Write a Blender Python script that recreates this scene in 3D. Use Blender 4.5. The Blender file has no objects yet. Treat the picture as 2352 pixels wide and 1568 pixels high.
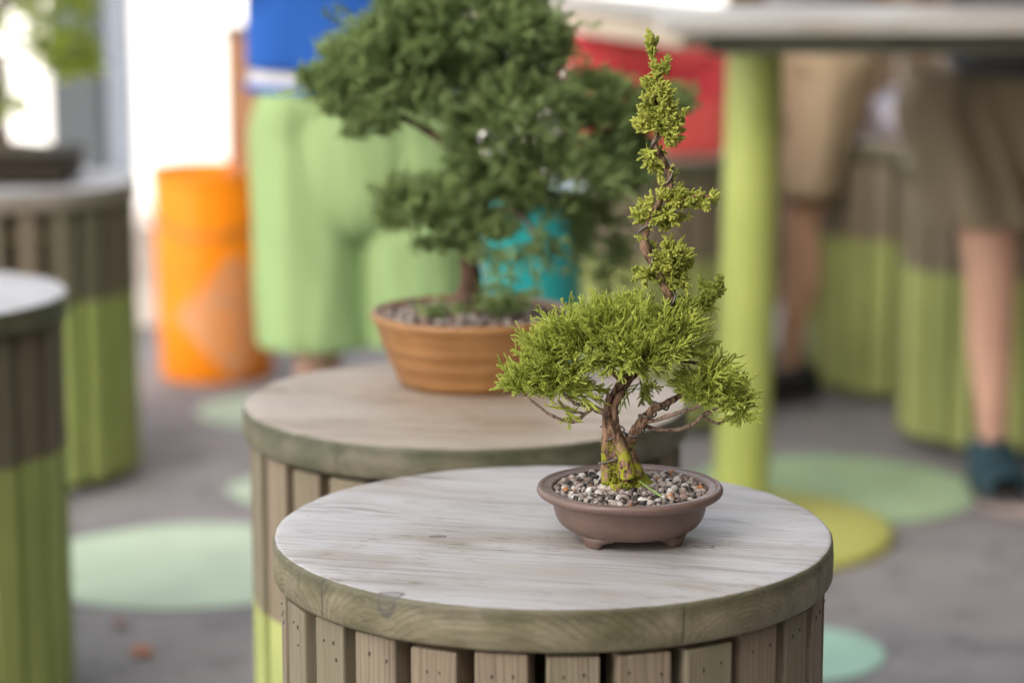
import bpy, bmesh, math, random
import numpy as np
from mathutils import Vector, Matrix, noise as mnoise

# ------------------------------------------------------------------ scene, camera, light
scene = bpy.context.scene
C = scene.collection
R = math.radians
CAM_Z, PITCH, LENS = 1.42, 10.4, 85.0
cam_d = bpy.data.cameras.new('camera'); cam = bpy.data.objects.new('camera', cam_d); C.objects.link(cam)
cam.location = (0, 0, CAM_Z); cam.rotation_euler = (R(90-PITCH), 0, 0)
cam_d.lens = LENS; cam_d.sensor_width = 36; cam_d.clip_start = 0.05; cam_d.clip_end = 1000
cam_d.dof.use_dof = True; cam_d.dof.focus_distance = 2.57; cam_d.dof.aperture_fstop = 2.15
scene.camera = cam
SUN_EL, SUN_AZ = 32.0, 205.0         # azimuth clockwise from +Y, behind the camera to the left
w = bpy.data.worlds.new('World'); scene.world = w; w.use_nodes = True
wn = w.node_tree; bg = wn.nodes['Background']
sky = wn.nodes.new('ShaderNodeTexSky'); sky.sky_type = 'NISHITA'; sky.sun_disc = False
sky.sun_elevation = R(SUN_EL); sky.sun_rotation = R(SUN_AZ); sky.air_density = 1.0; sky.dust_density = 3.0; sky.ozone_density = 0.6
hs = wn.nodes.new('ShaderNodeHueSaturation'); hs.inputs['Saturation'].default_value = .30      # desaturated to cut the sky's blue, in place of white balance
tint = wn.nodes.new('ShaderNodeMix'); tint.data_type = 'RGBA'; tint.blend_type = 'MULTIPLY'; tint.inputs[0].default_value = 1; tint.inputs[7].default_value = (1.0, .975, .95, 1)
wn.links.new(sky.outputs[0], hs.inputs['Color']); wn.links.new(hs.outputs[0], tint.inputs[6]); wn.links.new(tint.outputs[2], bg.inputs[0]); bg.inputs[1].default_value = 0.15
sun_d = bpy.data.lights.new('sun', 'SUN'); sun = bpy.data.objects.new('sun', sun_d); C.objects.link(sun)
sun_d.energy = 4.0; sun_d.angle = R(0.5); sun_d.color = (1, .95, .87)
sv = Vector((math.sin(R(SUN_AZ))*math.cos(R(SUN_EL)), math.cos(R(SUN_AZ))*math.cos(R(SUN_EL)), math.sin(R(SUN_EL))))
sun.rotation_euler = sv.to_track_quat('Z', 'Y').to_euler(); sun.location = sv*30
scene.view_settings.view_transform = 'Standard'; scene.view_settings.look = 'None'
scene.view_settings.exposure = 1.75; scene.view_settings.gamma = 1
scene.cycles.use_denoising = True
scene.cycles.max_bounces = 8; scene.cycles.diffuse_bounces = 4

# a point of the photograph (in its 2352-wide view) turned into a place in the world
F = LENS/36*2352
th = R(PITCH)
def ray(px, py):
    u, v = (px-1176)/F, (784-py)/F
    return Vector((u, math.cos(th)+v*math.sin(th), -math.sin(th)+v*math.cos(th)))
def at(px, py, Y):
    d = ray(px, py); return Vector((0, 0, CAM_Z)) + d*(Y/d.y)
def on(px, py, z=0.0):
    d = ray(px, py); return Vector((0, 0, CAM_Z)) + d*((z-CAM_Z)/d.z)

# ------------------------------------------------------------------ object helpers
def tag(o, label=None, cat=None, group=None, kind=None):
    if label: o['label'] = label
    if cat: o['category'] = cat
    if group: o['group'] = group
    if kind: o['kind'] = kind
    return o
def empty(name, loc=(0, 0, 0), rz=0.0):
    o = bpy.data.objects.new(name, None); C.objects.link(o); o.empty_display_size = .05
    o.location = loc; o.rotation_euler = (0, 0, rz); return o
def link(name, me, mats, parent=None, smooth=True):
    o = bpy.data.objects.new(name, me); C.objects.link(o)
    for m in (mats if isinstance(mats, (list, tuple)) else [mats]): me.materials.append(m)
    if smooth: me.polygons.foreach_set('use_smooth', [True]*len(me.polygons))
    if parent: o.parent = parent
    return o
def arr_mesh(name, V, Fq, mats, parent=None, smooth=True, col=None, midx=None):
    me = bpy.data.meshes.new(name)
    V = np.asarray(V, dtype=np.float32); Fq = np.asarray(Fq, dtype=np.int32)
    k = Fq.shape[1]
    me.vertices.add(len(V)); me.vertices.foreach_set('co', V.ravel())
    me.loops.add(Fq.size); me.loops.foreach_set('vertex_index', Fq.ravel())
    me.polygons.add(len(Fq))
    me.polygons.foreach_set('loop_start', np.arange(0, Fq.size, k, dtype=np.int32))
    me.polygons.foreach_set('loop_total', np.full(len(Fq), k, dtype=np.int32))
    if midx is not None: me.polygons.foreach_set('material_index', np.asarray(midx, dtype=np.int32))
    if col is not None:
        a = me.color_attributes.new('col', 'FLOAT_COLOR', 'POINT')
        a.data.foreach_set('color', np.asarray(col, dtype=np.float32).ravel())
    me.update(); me.validate()
    return link(name, me, mats, parent, smooth)
def bm_obj(name, bm, mats, parent=None, smooth=False):
    me = bpy.data.meshes.new(name); bm.normal_update(); bm.to_mesh(me); bm.free()
    return link(name, me, mats, parent, smooth)
def add_box(bm, c, s, rot=None, bev=0.0, mi=0):
    M = Matrix.Translation(c) @ (rot.to_4x4() if rot else Matrix()) @ Matrix.Diagonal((s[0], s[1], s[2], 1))
    r = bmesh.ops.create_cube(bm, size=1, matrix=M)
    fs = set(f for v in r['verts'] for f in v.link_faces)
    for f in fs: f.material_index = mi
    if bev:
        es = list(set(e for v in r['verts'] for e in v.link_edges))
        g = bmesh.ops.bevel(bm, geom=es, offset=bev, segments=2, affect='EDGES', profile=.6)
        for f in g['faces']: f.material_index = mi
def lathe(prof, n=96, wob=0.0, seed=0, sy=1.0):
    V, Q = [], []
    for j, (r, z) in enumerate(prof):
        for i in range(n):
            a = 2*math.pi*i/n
            rr = r*(1+wob*mnoise.noise(Vector((math.cos(a)*1.5, math.sin(a)*1.5, z*20+seed)))) if wob else r
            V.append((rr*math.cos(a), rr*math.sin(a)*sy, z))
    for j in range(len(prof)-1):
        for i in range(n):
            k = (i+1) % n
            Q.append((j*n+i, j*n+k, (j+1)*n+k, (j+1)*n+i))
    return V, Q
def smooth_path(pts, rad, sub=8):
    P, Rr = [], []
    n = len(pts); pts = [Vector(p) for p in pts]
    for i in range(n-1):
        p0, p1, p2, p3 = pts[max(i-1, 0)], pts[i], pts[i+1], pts[min(i+2, n-1)]
        for s in range(sub):
            t = s/sub
            P.append(.5*((2*p1)+(p2-p0)*t+(2*p0-5*p1+4*p2-p3)*t*t+(3*p1-p0-3*p2+p3)*t**3))
            Rr.append(rad[i]*(1-t)+rad[i+1]*t)
    P.append(pts[-1]); Rr.append(rad[-1]); return P, Rr
def frames(P):
    T = []
    for i in range(len(P)):
        T.append((P[min(i+1, len(P)-1)]-P[max(i-1, 0)]).normalized())
    N = [T[0].orthogonal().normalized()]
    for i in range(1, len(P)):
        v = N[-1]-T[i]*N[-1].dot(T[i])
        N.append(v.normalized())
    return T, N
def sweep(P, Rr, n=10, rough=0.0, seed=0, V=None, Q=None, freq=60, ell=1.0, ridge=0.0):
    V = [] if V is None else V; Q = [] if Q is None else Q
    T, N = frames(P); b0 = len(V)
    for p, r, t, nn in zip(P, Rr, T, N):
        b = t.cross(nn)
        for i in range(n):
            a = 2*math.pi*i/n
            d = nn*math.cos(a)+b*math.sin(a)*ell
            rr = r
            if rough:
                q = p+d*r
                rr = r*(1+rough*(mnoise.noise(Vector((q.x*freq+seed, q.y*freq, q.z*freq*.45)))+.5*mnoise.noise(q*freq*2.7)))
            if ridge:                                    # stringy, twisting ridges of old bark
                tw = a+p.z*38
                g = mnoise.noise(Vector((math.cos(tw)*2.6, math.sin(tw)*2.6, p.z*26)))+.6*mnoise.noise(Vector((math.cos(tw)*6, math.sin(tw)*6, p.z*60+5)))
                rr *= 1+ridge*g
            V.append(p+d*rr)
    m = len(P)
    for j in range(m-1):
        for i in range(n):
            k = (i+1) % n
            Q.append((b0+j*n+i, b0+j*n+k, b0+(j+1)*n+k, b0+(j+1)*n+i))
    for base, c in ((b0, P[0]), (b0+(m-1)*n, P[-1])):
        ci = len(V); V.append(c)
        for i in range(0, n, 1):
            Q.append((base+i, ci, ci, base+(i+1) % n) if False else (ci, base+(i+1) % n, base+i, ci))
    return V, Q
def tube_obj(name, V, Q, mat, parent=None):
    me = bpy.data.meshes.new(name)
    me.from_pydata([tuple(v) for v in V], [], [tuple(dict.fromkeys(q)) for q in Q]); me.update()
    return link(name, me, mat, parent, True)

# ------------------------------------------------------------------ material helpers
class NT:
    def __init__(s, name):
        s.m = bpy.data.materials.new(name); s.m.use_nodes = True; s.t = s.m.node_tree
        s.b = s.t.nodes['Principled BSDF']; s.out = s.t.nodes['Material Output']
    def n(s, typ, **kw):
        o = s.t.nodes.new('ShaderNode'+typ)
        for k, v in kw.items(): setattr(o, k, v)
        return o
    def put(s, sock, v):
        if hasattr(v, 'is_output') or isinstance(v, bpy.types.NodeSocket): s.t.links.new(v, sock)
        elif isinstance(v, (tuple, list)) and len(v) == 3 and len(getattr(sock, 'default_value', ())) == 4: sock.default_value = (*v, 1)
        else: sock.default_value = v
    def math(s, op, a, b=0.0, c=None, clamp=False):
        o = s.n('Math', operation=op, use_clamp=clamp); s.put(o.inputs[0], a); s.put(o.inputs[1], b)
        if c is not None: s.put(o.inputs[2], c)
        return o.outputs[0]
    def mix(s, f, a, b, mode='MIX'):
        o = s.n('Mix', data_type='RGBA', blend_type=mode); s.put(o.inputs[0], f); s.put(o.inputs[6], a); s.put(o.inputs[7], b); return o.outputs[2]
    def noise(s, vec, scale, detail=4, rough=.55, dist=0.0, col=False):
        o = s.n('TexNoise'); s.put(o.inputs['Vector'], vec); s.put(o.inputs['Scale'], scale); s.put(o.inputs['Detail'], detail)
        s.put(o.inputs['Roughness'], rough); s.put(o.inputs['Distortion'], dist); return o.outputs[1 if col else 0]
    def ramp(s, f, a, b, ca=0.0, cb=1.0, smooth=True):
        o = s.n('MapRange', interpolation_type='SMOOTHSTEP' if smooth else 'LINEAR', clamp=True)
        s.put(o.inputs[0], f); s.put(o.inputs[1], a); s.put(o.inputs[2], b); s.put(o.inputs[3], ca); s.put(o.inputs[4], cb); return o.outputs[0]
    def coord(s): return s.n('TexCoord').outputs['Object']
    def mapping(s, v, loc=(0, 0, 0), rot=(0, 0, 0), sc=(1, 1, 1)):
        o = s.n('Mapping'); s.put(o.inputs[0], v); s.put(o.inputs[1], loc); s.put(o.inputs[2], rot); s.put(o.inputs[3], sc); return o.outputs[0]
    def sep(s, v):
        o = s.n('SeparateXYZ'); s.put(o.inputs[0], v); return o.outputs
    def comb(s, x, y, z):
        o = s.n('CombineXYZ'); s.put(o.inputs[0], x); s.put(o.inputs[1], y); s.put(o.inputs[2], z); return o.outputs[0]
    def vadd(s, a, b, op='ADD'):
        o = s.n('VectorMath', operation=op); s.put(o.inputs[0], a); s.put(o.inputs[1], b); return o.outputs[0]
    def vscale(s, a, k):
        o = s.n('VectorMath', operation='SCALE'); s.put(o.inputs[0], a); s.put(o.inputs['Scale'], k); return o.outputs[0]
    def attr(s, name='col'):
        o = s.n('Attribute', attribute_name=name); return s.sep(o.outputs['Vector']) , o.outputs['Color']
    def rnd(s): return s.n('ObjectInfo').outputs['Random']
    def bump(s, h, strength=.3, dist=.001):
        o = s.n('Bump'); s.put(o.inputs['Height'], h); s.put(o.inputs['Strength'], strength); s.put(o.inputs['Distance'], dist)
        s.t.links.new(o.outputs[0], s.b.inputs['Normal'])
    def done(s, col, rough=.6, spec=.5):
        s.put(s.b.inputs['Base Color'], col); s.put(s.b.inputs['Roughness'], rough); s.put(s.b.inputs['Specular IOR Level'], spec); return s.m

def plain(name, col, rough=.6, var=.15, scale=8, bump=.0, bscale=60, spec=.4, metal=0.0, dist=.001):
    t = NT(name); c = t.coord()
    n = t.noise(c, scale, 5)
    cc = t.mix(t.ramp(n, .25, .75), tuple(x*(1-var) for x in col), tuple(min(1, x*(1+var)) for x in col))
    if bump: t.bump(t.noise(c, bscale, 6), bump, dist)
    t.b.inputs['Metallic'].default_value = metal
    return t.done(cc, rough, spec)

SEAM = .24
def wood_top(name, light, dark, stain, seed, ang, knots=(), rim=False, amt=1.0, spec=.55, rough=.5):
    """solid sawn timber: growth rings run through the volume, so the face shows streaks and the edge end grain"""
    t = NT(name); c0 = t.coord()
    wob = t.vscale(t.vadd(t.noise(c0, 5, 2, col=True), (-.5, -.5, -.5)), .018)
    c = t.mapping(t.vadd(c0, wob), rot=(0, 0, ang))
    x, y, z = t.sep(c)
    pl = .178
    idx = t.math('FLOOR', t.math('DIVIDE', t.math('ADD', y, SEAM), pl))
    h = t.math('FRACT', t.math('MULTIPLY', t.math('SINE', t.math('MULTIPLY_ADD', idx, 12.9898, seed)), 437.58))
    yc = t.math('MULTIPLY', t.math('ADD', t.math('ADD', idx, .5), t.math('MULTIPLY_ADD', h, .6, -.3)), pl)
    yc = t.math('SUBTRACT', yc, SEAM)
    dy = t.math('SUBTRACT', y, yc); dz = t.math('ADD', z, t.math('MULTIPLY_ADD', h, .05, .055))
    # rings wander along the grain
    wx = t.noise(t.mapping(c, sc=(2.2, 5, 5)), 1.6, 3)
    rr = t.math('SQRT', t.math('ADD', t.math('MULTIPLY', dy, dy), t.math('MULTIPLY', dz, dz)))
    rr = t.math('ADD', rr, t.math('MULTIPLY', wx, .035))
    kd = 0.0; kmask = None
    for (kx, ky, ks) in knots:                       # knots bend the rings round themselves
        v = t.mapping(c0, loc=(-kx, -ky, 0)); v = t.mapping(v, rot=(0, 0, ang), sc=(1, 1.7, .6)); 
        ln = t.n('VectorMath', operation='LENGTH'); t.put(ln.inputs[0], v); d = t.math('DIVIDE', ln.outputs['Value'], ks)
        d = t.math('ADD', d, t.math('MULTIPLY', t.noise(c0, 90, 2), .5))
        g = t.math('EXPONENT', t.math('MULTIPLY', t.math('MULTIPLY', d, d), -.25))
        rr = t.math('ADD', rr, t.math('MULTIPLY', g, .014))
        ring = t.math('MULTIPLY', t.ramp(d, .85, 1.1), t.ramp(d, 1.2, 1.45, 1, 0))
        core = t.math('MULTIPLY', t.ramp(d, 1.05, .75), {.0105: .25, .0090: .9}.get(ks, .55))
        km = t.math('MAXIMUM', ring, core)
        kmask = km if kmask is None else t.math('MAXIMUM', kmask, km)
    fr = t.math('FRACT', t.math('MULTIPLY', rr, 185.0))
    late = t.math('MULTIPLY', t.ramp(fr, .35, .92), t.ramp(fr, .93, 1.0, 1, .1))
    fib = t.noise(t.mapping(c, sc=(5, 210, 210)), 1.0, 4, .6)
    fib2 = t.noise(t.mapping(c, sc=(2.2, 34, 34)), 1.0, 4, .6)
    blot = t.noise(t.mapping(c, sc=(3.2, 8, 8), loc=(seed, 0, 0)), 1.0, 5, .6)
    lm = t.math('MULTIPLY', late, t.ramp(t.noise(t.mapping(c, sc=(3, 14, 14)), 1, 3), .4, .68))
    f = t.math('ADD', t.math('MULTIPLY', lm, (.62 if rim else .34)*amt), t.math('MULTIPLY', t.ramp(fib, .46, .72), .30*amt))
    f = t.math('ADD', f, t.math('MULTIPLY', t.ramp(fib2, .50, .78), .5*amt), clamp=True)
    col = t.mix(f, light, dark)
    if rim:
        bl = t.noise(c0, 14, 5, .65); col = t.mix(t.math('MULTIPLY', t.ramp(bl, .38, .7), .85), col, stain)
        up = t.ramp(t.math('ADD', t.sep(c0)[2], t.math('MULTIPLY', t.noise(c0, 60, 3), .02)), -.010, .004)
        col = t.mix(t.math('MULTIPLY', up, .55), col, tuple(q*.55 for q in stain))
    else:
        col = t.mix(t.math('MULTIPLY', t.ramp(blot, .50, .74), .72), col, stain)
        pale = t.noise(t.mapping(c, sc=(2.5, 7, 7), loc=(seed*5, 3, 0)), 1.0, 3)
        col = t.mix(t.math('MULTIPLY', t.ramp(pale, .52, .68), .45), col, tuple(min(1, q*1.10) for q in light))
        big = t.noise(t.mapping(c, sc=(1.6, 10, 10), loc=(seed*2, 1, 0)), 1.0, 4, .6)
        col = t.mix(t.math('MULTIPLY', t.ramp(big, .50, .66), .45), col, tuple(q*k for q, k in zip(light, (.70, .60, .48))))
        col = t.mix(t.math('MULTIPLY', t.ramp(pale, .46, .30), .45), col, tuple(q*k for q, k in zip(light, (.80, .74, .66))))
        speck = t.noise(t.mapping(c, sc=(30, 170, 170)), 1.0, 3, .7)
        col = t.mix(t.math('MULTIPLY', t.math('MULTIPLY', t.ramp(speck, .58, .70), t.ramp(blot, .42, .60)), .85), col, tuple(q*.55 for q in stain))
    fy = t.math('FRACT', t.math('DIVIDE', t.math('ADD', y, SEAM), pl))
    seam = t.math('MAXIMUM', t.ramp(fy, .006, .0), t.ramp(fy, .994, 1.0))
    col = t.mix(t.math('MULTIPLY', seam, .75 if rim else .3), col, (.05, .045, .035))
    crk = t.noise(t.mapping(c, sc=(4, 60, 60), loc=(seed*3, 0, 0)), 1, 2)
    crk = t.math('MULTIPLY', t.ramp(t.math('ABSOLUTE', t.math('SUBTRACT', crk, .5)), .010, .0), t.ramp(t.noise(c, 9, 2), .52, .62))
    col = t.mix(t.math('MULTIPLY', crk, .55), col, (.08, .07, .06))
    if kmask is not None: col = t.mix(t.math('MULTIPLY', kmask, .95), col, (.10, .085, .07))
    ht = t.math('SUBTRACT', t.math('MULTIPLY', fib, .6), t.math('ADD', t.math('MULTIPLY', late, .35), t.math('ADD', t.math('MULTIPLY', seam, 1.0), crk)))
    t.bump(ht, .45 if not rim else .8, .0007)
    return t.done(col, t.ramp(fib2, .2, .8, rough-.08, rough+.15), spec)

def stave_mat(name, light=(.285, .235, .165), dark=(.11, .082, .052), paint=(.45, .49, .17), line=.47):
    t = NT(name); c0 = t.coord(); rn = t.rnd()
    off = t.comb(t.math('MULTIPLY', rn, 7.3), t.math('MULTIPLY', rn, 3.1), t.math('MULTIPLY', rn, 5.7))
    c = t.vadd(c0, off)
    fib = t.noise(t.mapping(c, sc=(230, 230, 6)), 1, 4, .6)
    fib2 = t.noise(t.mapping(c, sc=(50, 50, 2.5)), 1, 4, .6)
    blot = t.noise(t.mapping(c, sc=(11, 11, 5)), 1, 4)
    x, y, z = t.sep(c)
    rr = t.math('ADD', t.math('MULTIPLY', x, t.math('MULTIPLY_ADD', rn, 90., 130.)), t.math('MULTIPLY', t.noise(t.mapping(c, sc=(9, 9, 1.6)), 1, 2), 9.))
    fr = t.math('FRACT', rr); late = t.math('MULTIPLY', t.ramp(fr, .5, .93), t.ramp(fr, .94, 1.0, 1, 0))
    f = t.math('ADD', t.math('MULTIPLY', t.ramp(fib, .42, .7), .35), t.math('MULTIPLY', t.ramp(fib2, .45, .75), .5))
    f = t.math('ADD', f, t.math('MULTIPLY', late, .38), clamp=True)
    col = t.mix(f, light, dark)
    col = t.mix(t.math('MULTIPLY', t.ramp(blot, .5, .75), .5), col, (.165, .16, .075))
    col = t.mix(t.math('MULTIPLY', t.ramp(rn, .55, .95), .45), col, (.19, .18, .115))
    col = t.mix(t.math('MULTIPLY', t.ramp(rn, .45, .05), .25), col, (.27, .19, .13))
    nz = t.math('ADD', t.sep(c0)[2], t.math('MULTIPLY', t.math('SUBTRACT', t.noise(c, 40, 3), .5), .02))
    pm = t.ramp(nz, line+.003, line-.003)
    wear = t.ramp(t.noise(t.mapping(c, sc=(60, 60, 9)), 1, 5, .7), .70, .80, 1, .25)
    pc = t.mix(t.ramp(t.noise(c, 5, 3), .3, .7), paint, tuple(q*.82 for q in paint))
    col = t.mix(t.math('MULTIPLY', pm, wear), col, pc)
    t.bump(t.math('SUBTRACT', fib, t.math('MULTIPLY', late, .5)), .5, .0006)
    return t.done(col, .7, .35)

def foliage_mat(name, deep, mid, tip, rough=.5, trans=.25):
    t = NT(name); (r, g, b), _ = t.attr()
    c = t.coord()
    n = t.noise(c, 22, 3)
    f = t.math('ADD', t.math('MULTIPLY', g, .7), t.math('MULTIPLY', t.ramp(n, .35, .65), .45), clamp=True)
    col = t.mix(f, deep, mid)
    col = t.mix(t.math('MULTIPLY', t.math('POWER', r, 1.5), t.math('MULTIPLY_ADD', b, .55, .35)), col, tip)
    t.bump(t.noise(c, 1400, 2), .35, .0004)
    t.done(col, rough+.14, .25)
    tr = t.n('BsdfTranslucent'); t.put(tr.inputs[0], t.mix(.5, col, tip))
    ms = t.n('MixShader'); t.put(ms.inputs[0], trans); t.t.links.new(t.b.outputs[0], ms.inputs[1]); t.t.links.new(tr.outputs[0], ms.inputs[2])
    t.t.links.new(ms.outputs[0], t.out.inputs[0]); return t.m
def bark_mat(name, a, b, moss=None, scale=90):
    t = NT(name); c = t.coord()
    n1 = t.noise(t.mapping(c, sc=(1, 1, .35)), scale, 6, .65); n2 = t.noise(c, scale*.35, 4)
    col = t.mix(t.ramp(n1, .38, .62), a, b)
    col = t.mix(t.math('MULTIPLY', t.ramp(n2, .52, .7), .6), col, tuple(q*1.5 for q in b))
    if moss:
        mc, z0, z1 = moss
        z = t.math('ADD', t.sep(c)[2], t.math('MULTIPLY', t.math('SUBTRACT', n2, .5), .05))
        mm = t.math('MULTIPLY', t.ramp(z, z1, z0), t.ramp(t.noise(c, 120, 4, .6), .45, .56))
        col = t.mix(mm, col, mc)
    t.bump(t.math('ADD', n1, t.math('MULTIPLY', t.noise(c, scale*4, 4), .4)), 1.0, .0022)
    return t.done(col, .85, .2)

def clay_mat(name, a, b, spk, scale=30, rough=.42, spec=.4):
    t = NT(name); c = t.coord()
    col = t.mix(t.ramp(t.noise(c, scale*.4, 4), .3, .7), a, b)
    col = t.mix(t.math('MULTIPLY', t.ramp(t.noise(t.mapping(c, sc=(1, 1, 4)), scale, 5, .6), .5, .75), .45), col, tuple(q*.8 for q in a))
    s = t.noise(c, 900, 2, .7); col = t.mix(t.math('MULTIPLY', t.ramp(s, .70, .76), t.math('MULTIPLY', t.ramp(t.noise(c, 25, 2), .45, .6), .6)), col, spk)
    t.bump(t.noise(c, 260, 4), .12, .0006)
    return t.done(col, t.ramp(t.noise(c, 40, 3), .3, .7, rough-.06, rough+.14), spec)

def fabric_mat(name, col, fold=.5, scale=9, rough=.85):
    t = NT(name); c = t.coord()
    n = t.noise(t.mapping(c, sc=(1, 1, .22)), scale, 4)
    cc = t.mix(t.ramp(n, .3, .7), tuple(q*.9 for q in col), tuple(min(1, q*1.08) for q in col))
    h = t.math('ADD', n, t.math('MULTIPLY', t.noise(c, 700, 2), .02))
    t.bump(h, fold, .03)
    return t.done(cc, rough, .2)

def asphalt_mat():
    t = NT('asphalt'); c = t.coord()
    n1 = t.noise(c, 1.1, 4, .6); n2 = t.noise(c, 7, 5, .65); n3 = t.noise(c, 160, 3, .7)
    col = t.mix(t.ramp(n1, .35, .65), (.19, .178, .184), (.285, .262, .262))
    col = t.mix(t.math('MULTIPLY', t.ramp(n2, .48, .66), .6), col, (.095, .092, .097))
    col = t.mix(t.math('MULTIPLY', t.ramp(n2, .42, .3), .35), col, (.36, .34, .34))
    col = t.mix(t.math('MULTIPLY', t.ramp(n3, .5, .72), .6), col, (.40, .38, .37))
    col = t.mix(t.math('MULTIPLY', t.ramp(n3, .42, .28), .5), col, (.06, .058, .06))
    far = t.ramp(t.sep(c)[1], 10.6, 10.7)              # pale concrete slabs begin here
    col = t.mix(far, col, t.mix(t.ramp(n2, .4, .6), (.60, .57, .53), (.68, .65, .61)))
    t.bump(n3, .5, .004)
    return t.done(col, .75, .35)
def dot_mat(name, col):
    t = NT(name); c = t.coord(); n = t.noise(c, 160, 4, .7); n2 = t.noise(c, 6, 4)
    cc = t.mix(t.ramp(n2, .35, .7), col, tuple(q*.88 for q in col))
    cc = t.mix(t.math('MULTIPLY', t.ramp(n, .60, .74), .6), cc, (.22, .21, .21))
    t.bump(n, .3, .003); return t.done(cc, .65, .35)

M = {}
M['asphalt'] = asphalt_mat()
M['mint'] = dot_mat('mint_paint', (.50, .61, .46)); M['mint_blue'] = dot_mat('bluish_mint_paint', (.33, .52, .42))
M['green_dot'] = dot_mat('green_paint', (.36, .49, .29)); M['pink_dot'] = dot_mat('pale_paint', (.50, .40, .36))
G1 = -.20
KN = [(-.125, -.030, .0090), (.160, -.071, .0105), (-.166, -.252, .015)]
M['top_main'] = wood_top('weathered_top', (.48, .465, .46), (.165, .135, .105), (.235, .18, .11), 3.1, R(14), knots=KN, amt=1.4)
M['rim_main'] = wood_top('weathered_rim', (.27, .235, .15), (.075, .062, .032), (.105, .10, .042), 3.1, R(14), rim=True, knots=KN[2:])
M['top_tan'] = wood_top('tan_top', (.43, .37, .30), (.17, .105, .06), (.25, .155, .085), 8.4, R(8), amt=1.9)
M['rim_tan'] = wood_top('tan_rim', (.20, .18, .12), (.075, .07, .04), (.075, .085, .04), 8.4, R(-6), rim=True)
M['top_pale'] = wood_top('pale_top', (.50, .50, .52), (.35, .34, .35), (.30, .28, .27), 5.7, R(40), amt=.8)
M['rim_dark'] = wood_top('mossy_rim', (.16, .15, .09), (.06, .055, .03), (.07, .08, .03), 5.7, R(40), rim=True)
M['rim_brown'] = wood_top('brown_rim', (.33, .28, .24), (.18, .15, .12), (.22, .19, .15), 6.2, R(20), rim=True)
M['stave'] = stave_mat('stave_wood')
M['stave_dark'] = stave_mat('dark_stave_wood', (.18, .15, .105), (.075, .06, .04), (.38, .45, .14))
M['nail'] = plain('nail_head', (.07, .065, .06), .55, .3, 50, metal=.6)
M['hollow'] = plain('dark_gap_fill', (.10, .085, .05), .9)  # for the added core that darkens the stave gaps
M['hoop'] = plain('hoop_wood', (.36, .33, .16), .8)
M['clay'] = clay_mat('brown_clay', (.135, .082, .064), (.175, .112, .090), (.62, .52, .46), rough=.36, spec=.55)
M['terracotta'] = clay_mat('ochre_glaze', (.28, .13, .045), (.40, .20, .07), (.5, .4, .3), 18, .38, .5)
M['tray'] = clay_mat('dark_clay', (.020, .016, .011), (.03, .022, .015), (.1, .1, .1), rough=.7, spec=.2)
M['soil'] = plain('soil', (.06, .045, .035), .95, .5, 300, .9, 400, dist=.002)
M['bark'] = bark_mat('juniper_bark', (.045, .026, .017), (.33, .205, .13), ((.34, .34, .03), .086, .118), 150)
M['bark_red'] = bark_mat('reddish_bark', (.12, .055, .035), (.30, .15, .09), None, 160)
M['bark2'] = bark_mat('dark_bark', (.07, .042, .03), (.17, .10, .07), None, 60)
M['twig'] = bark_mat('grey_twig_bark', (.13, .085, .06), (.40, .29, .22), None, 260)
M['fol'] = foliage_mat('juniper_foliage', (.17, .255, .032), (.38, .46, .06), (.76, .80, .19), .5, .3)
M['fol_top'] = foliage_mat('young_juniper_foliage', (.19, .25, .03), (.40, .455, .06), (.75, .75, .18), .5, .3)
M['fol2'] = foliage_mat('dark_juniper_foliage', (.09, .175, .055), (.235, .35, .11), (.50, .60, .25), .55, .28)
M['leaf3'] = foliage_mat('bright_leaves', (.20, .30, .03), (.34, .44, .06), (.52, .58, .12), .5, .45)
M['wire'] = plain('dark_wire', (.16, .14, .12), .38, .2, 80, metal=.75, spec=.5)
M['lime'] = plain('lime_paint', (.41, .46, .12), .42, .06, 6, .15, 40, .5)
M['lime_base'] = plain('yellow_lime_paint', (.47, .47, .12), .5, .06, 6, .15, 40, .5)
M['cloth_bag'] = plain('white_paper', (.62, .60, .70), .8, .05, 10, .4, 18, dist=.01)

# ------------------------------------------------------------------ the setting
def flat_disc(bm, cx, cy, r, z, n=64, wob=.01):
    vs = [bm.verts.new((cx+r*(1+wob*math.sin(3*a+cx))*math.cos(a), cy+r*(1+wob*math.sin(5*a))*math.sin(a), z)) for a in [2*math.pi*i/n for i in range(n)]]
    bm.faces.new(vs)
bm = bmesh.new()
vs = [bm.verts.new(p) for p in ((-300, -120, 0), (300, -120, 0), (300, 500, 0), (-300, 500, 0))]; bm.faces.new(vs)
tag(bm_obj('ground', bm, M['asphalt']), 'grey mottled asphalt under the round tables', None, None, 'structure')
for px, py, hw, m, lab in ((430, 1298, 365, 'mint', 'large pale mint circle painted on asphalt beside the left tables'),
                      (640, 945, 190, 'mint', 'mint circle painted below the orange bin'),
                      (690, 1125, 168, 'mint', 'small pale mint circle half hidden by the tan table'),
                      (1905, 1125, 335, 'green_dot', 'green circle painted behind the yellow pole base'),
                      (1815, 1500, 215, 'mint_blue', 'bluish mint circle painted right of the front table'),
                      (2420, 1152, 190, 'pink_dot', 'pale pinkish patch painted by the teal shoe')):
    p = on(px, py); cd = p.y*math.cos(th)+CAM_Z*math.sin(th)
    bm = bmesh.new(); flat_disc(bm, p.x, p.y, hw/F*cd, .004)
    tag(bm_obj('painted_circle', bm, M[m]), lab, None, 'circles painted on the asphalt', 'structure')

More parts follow.
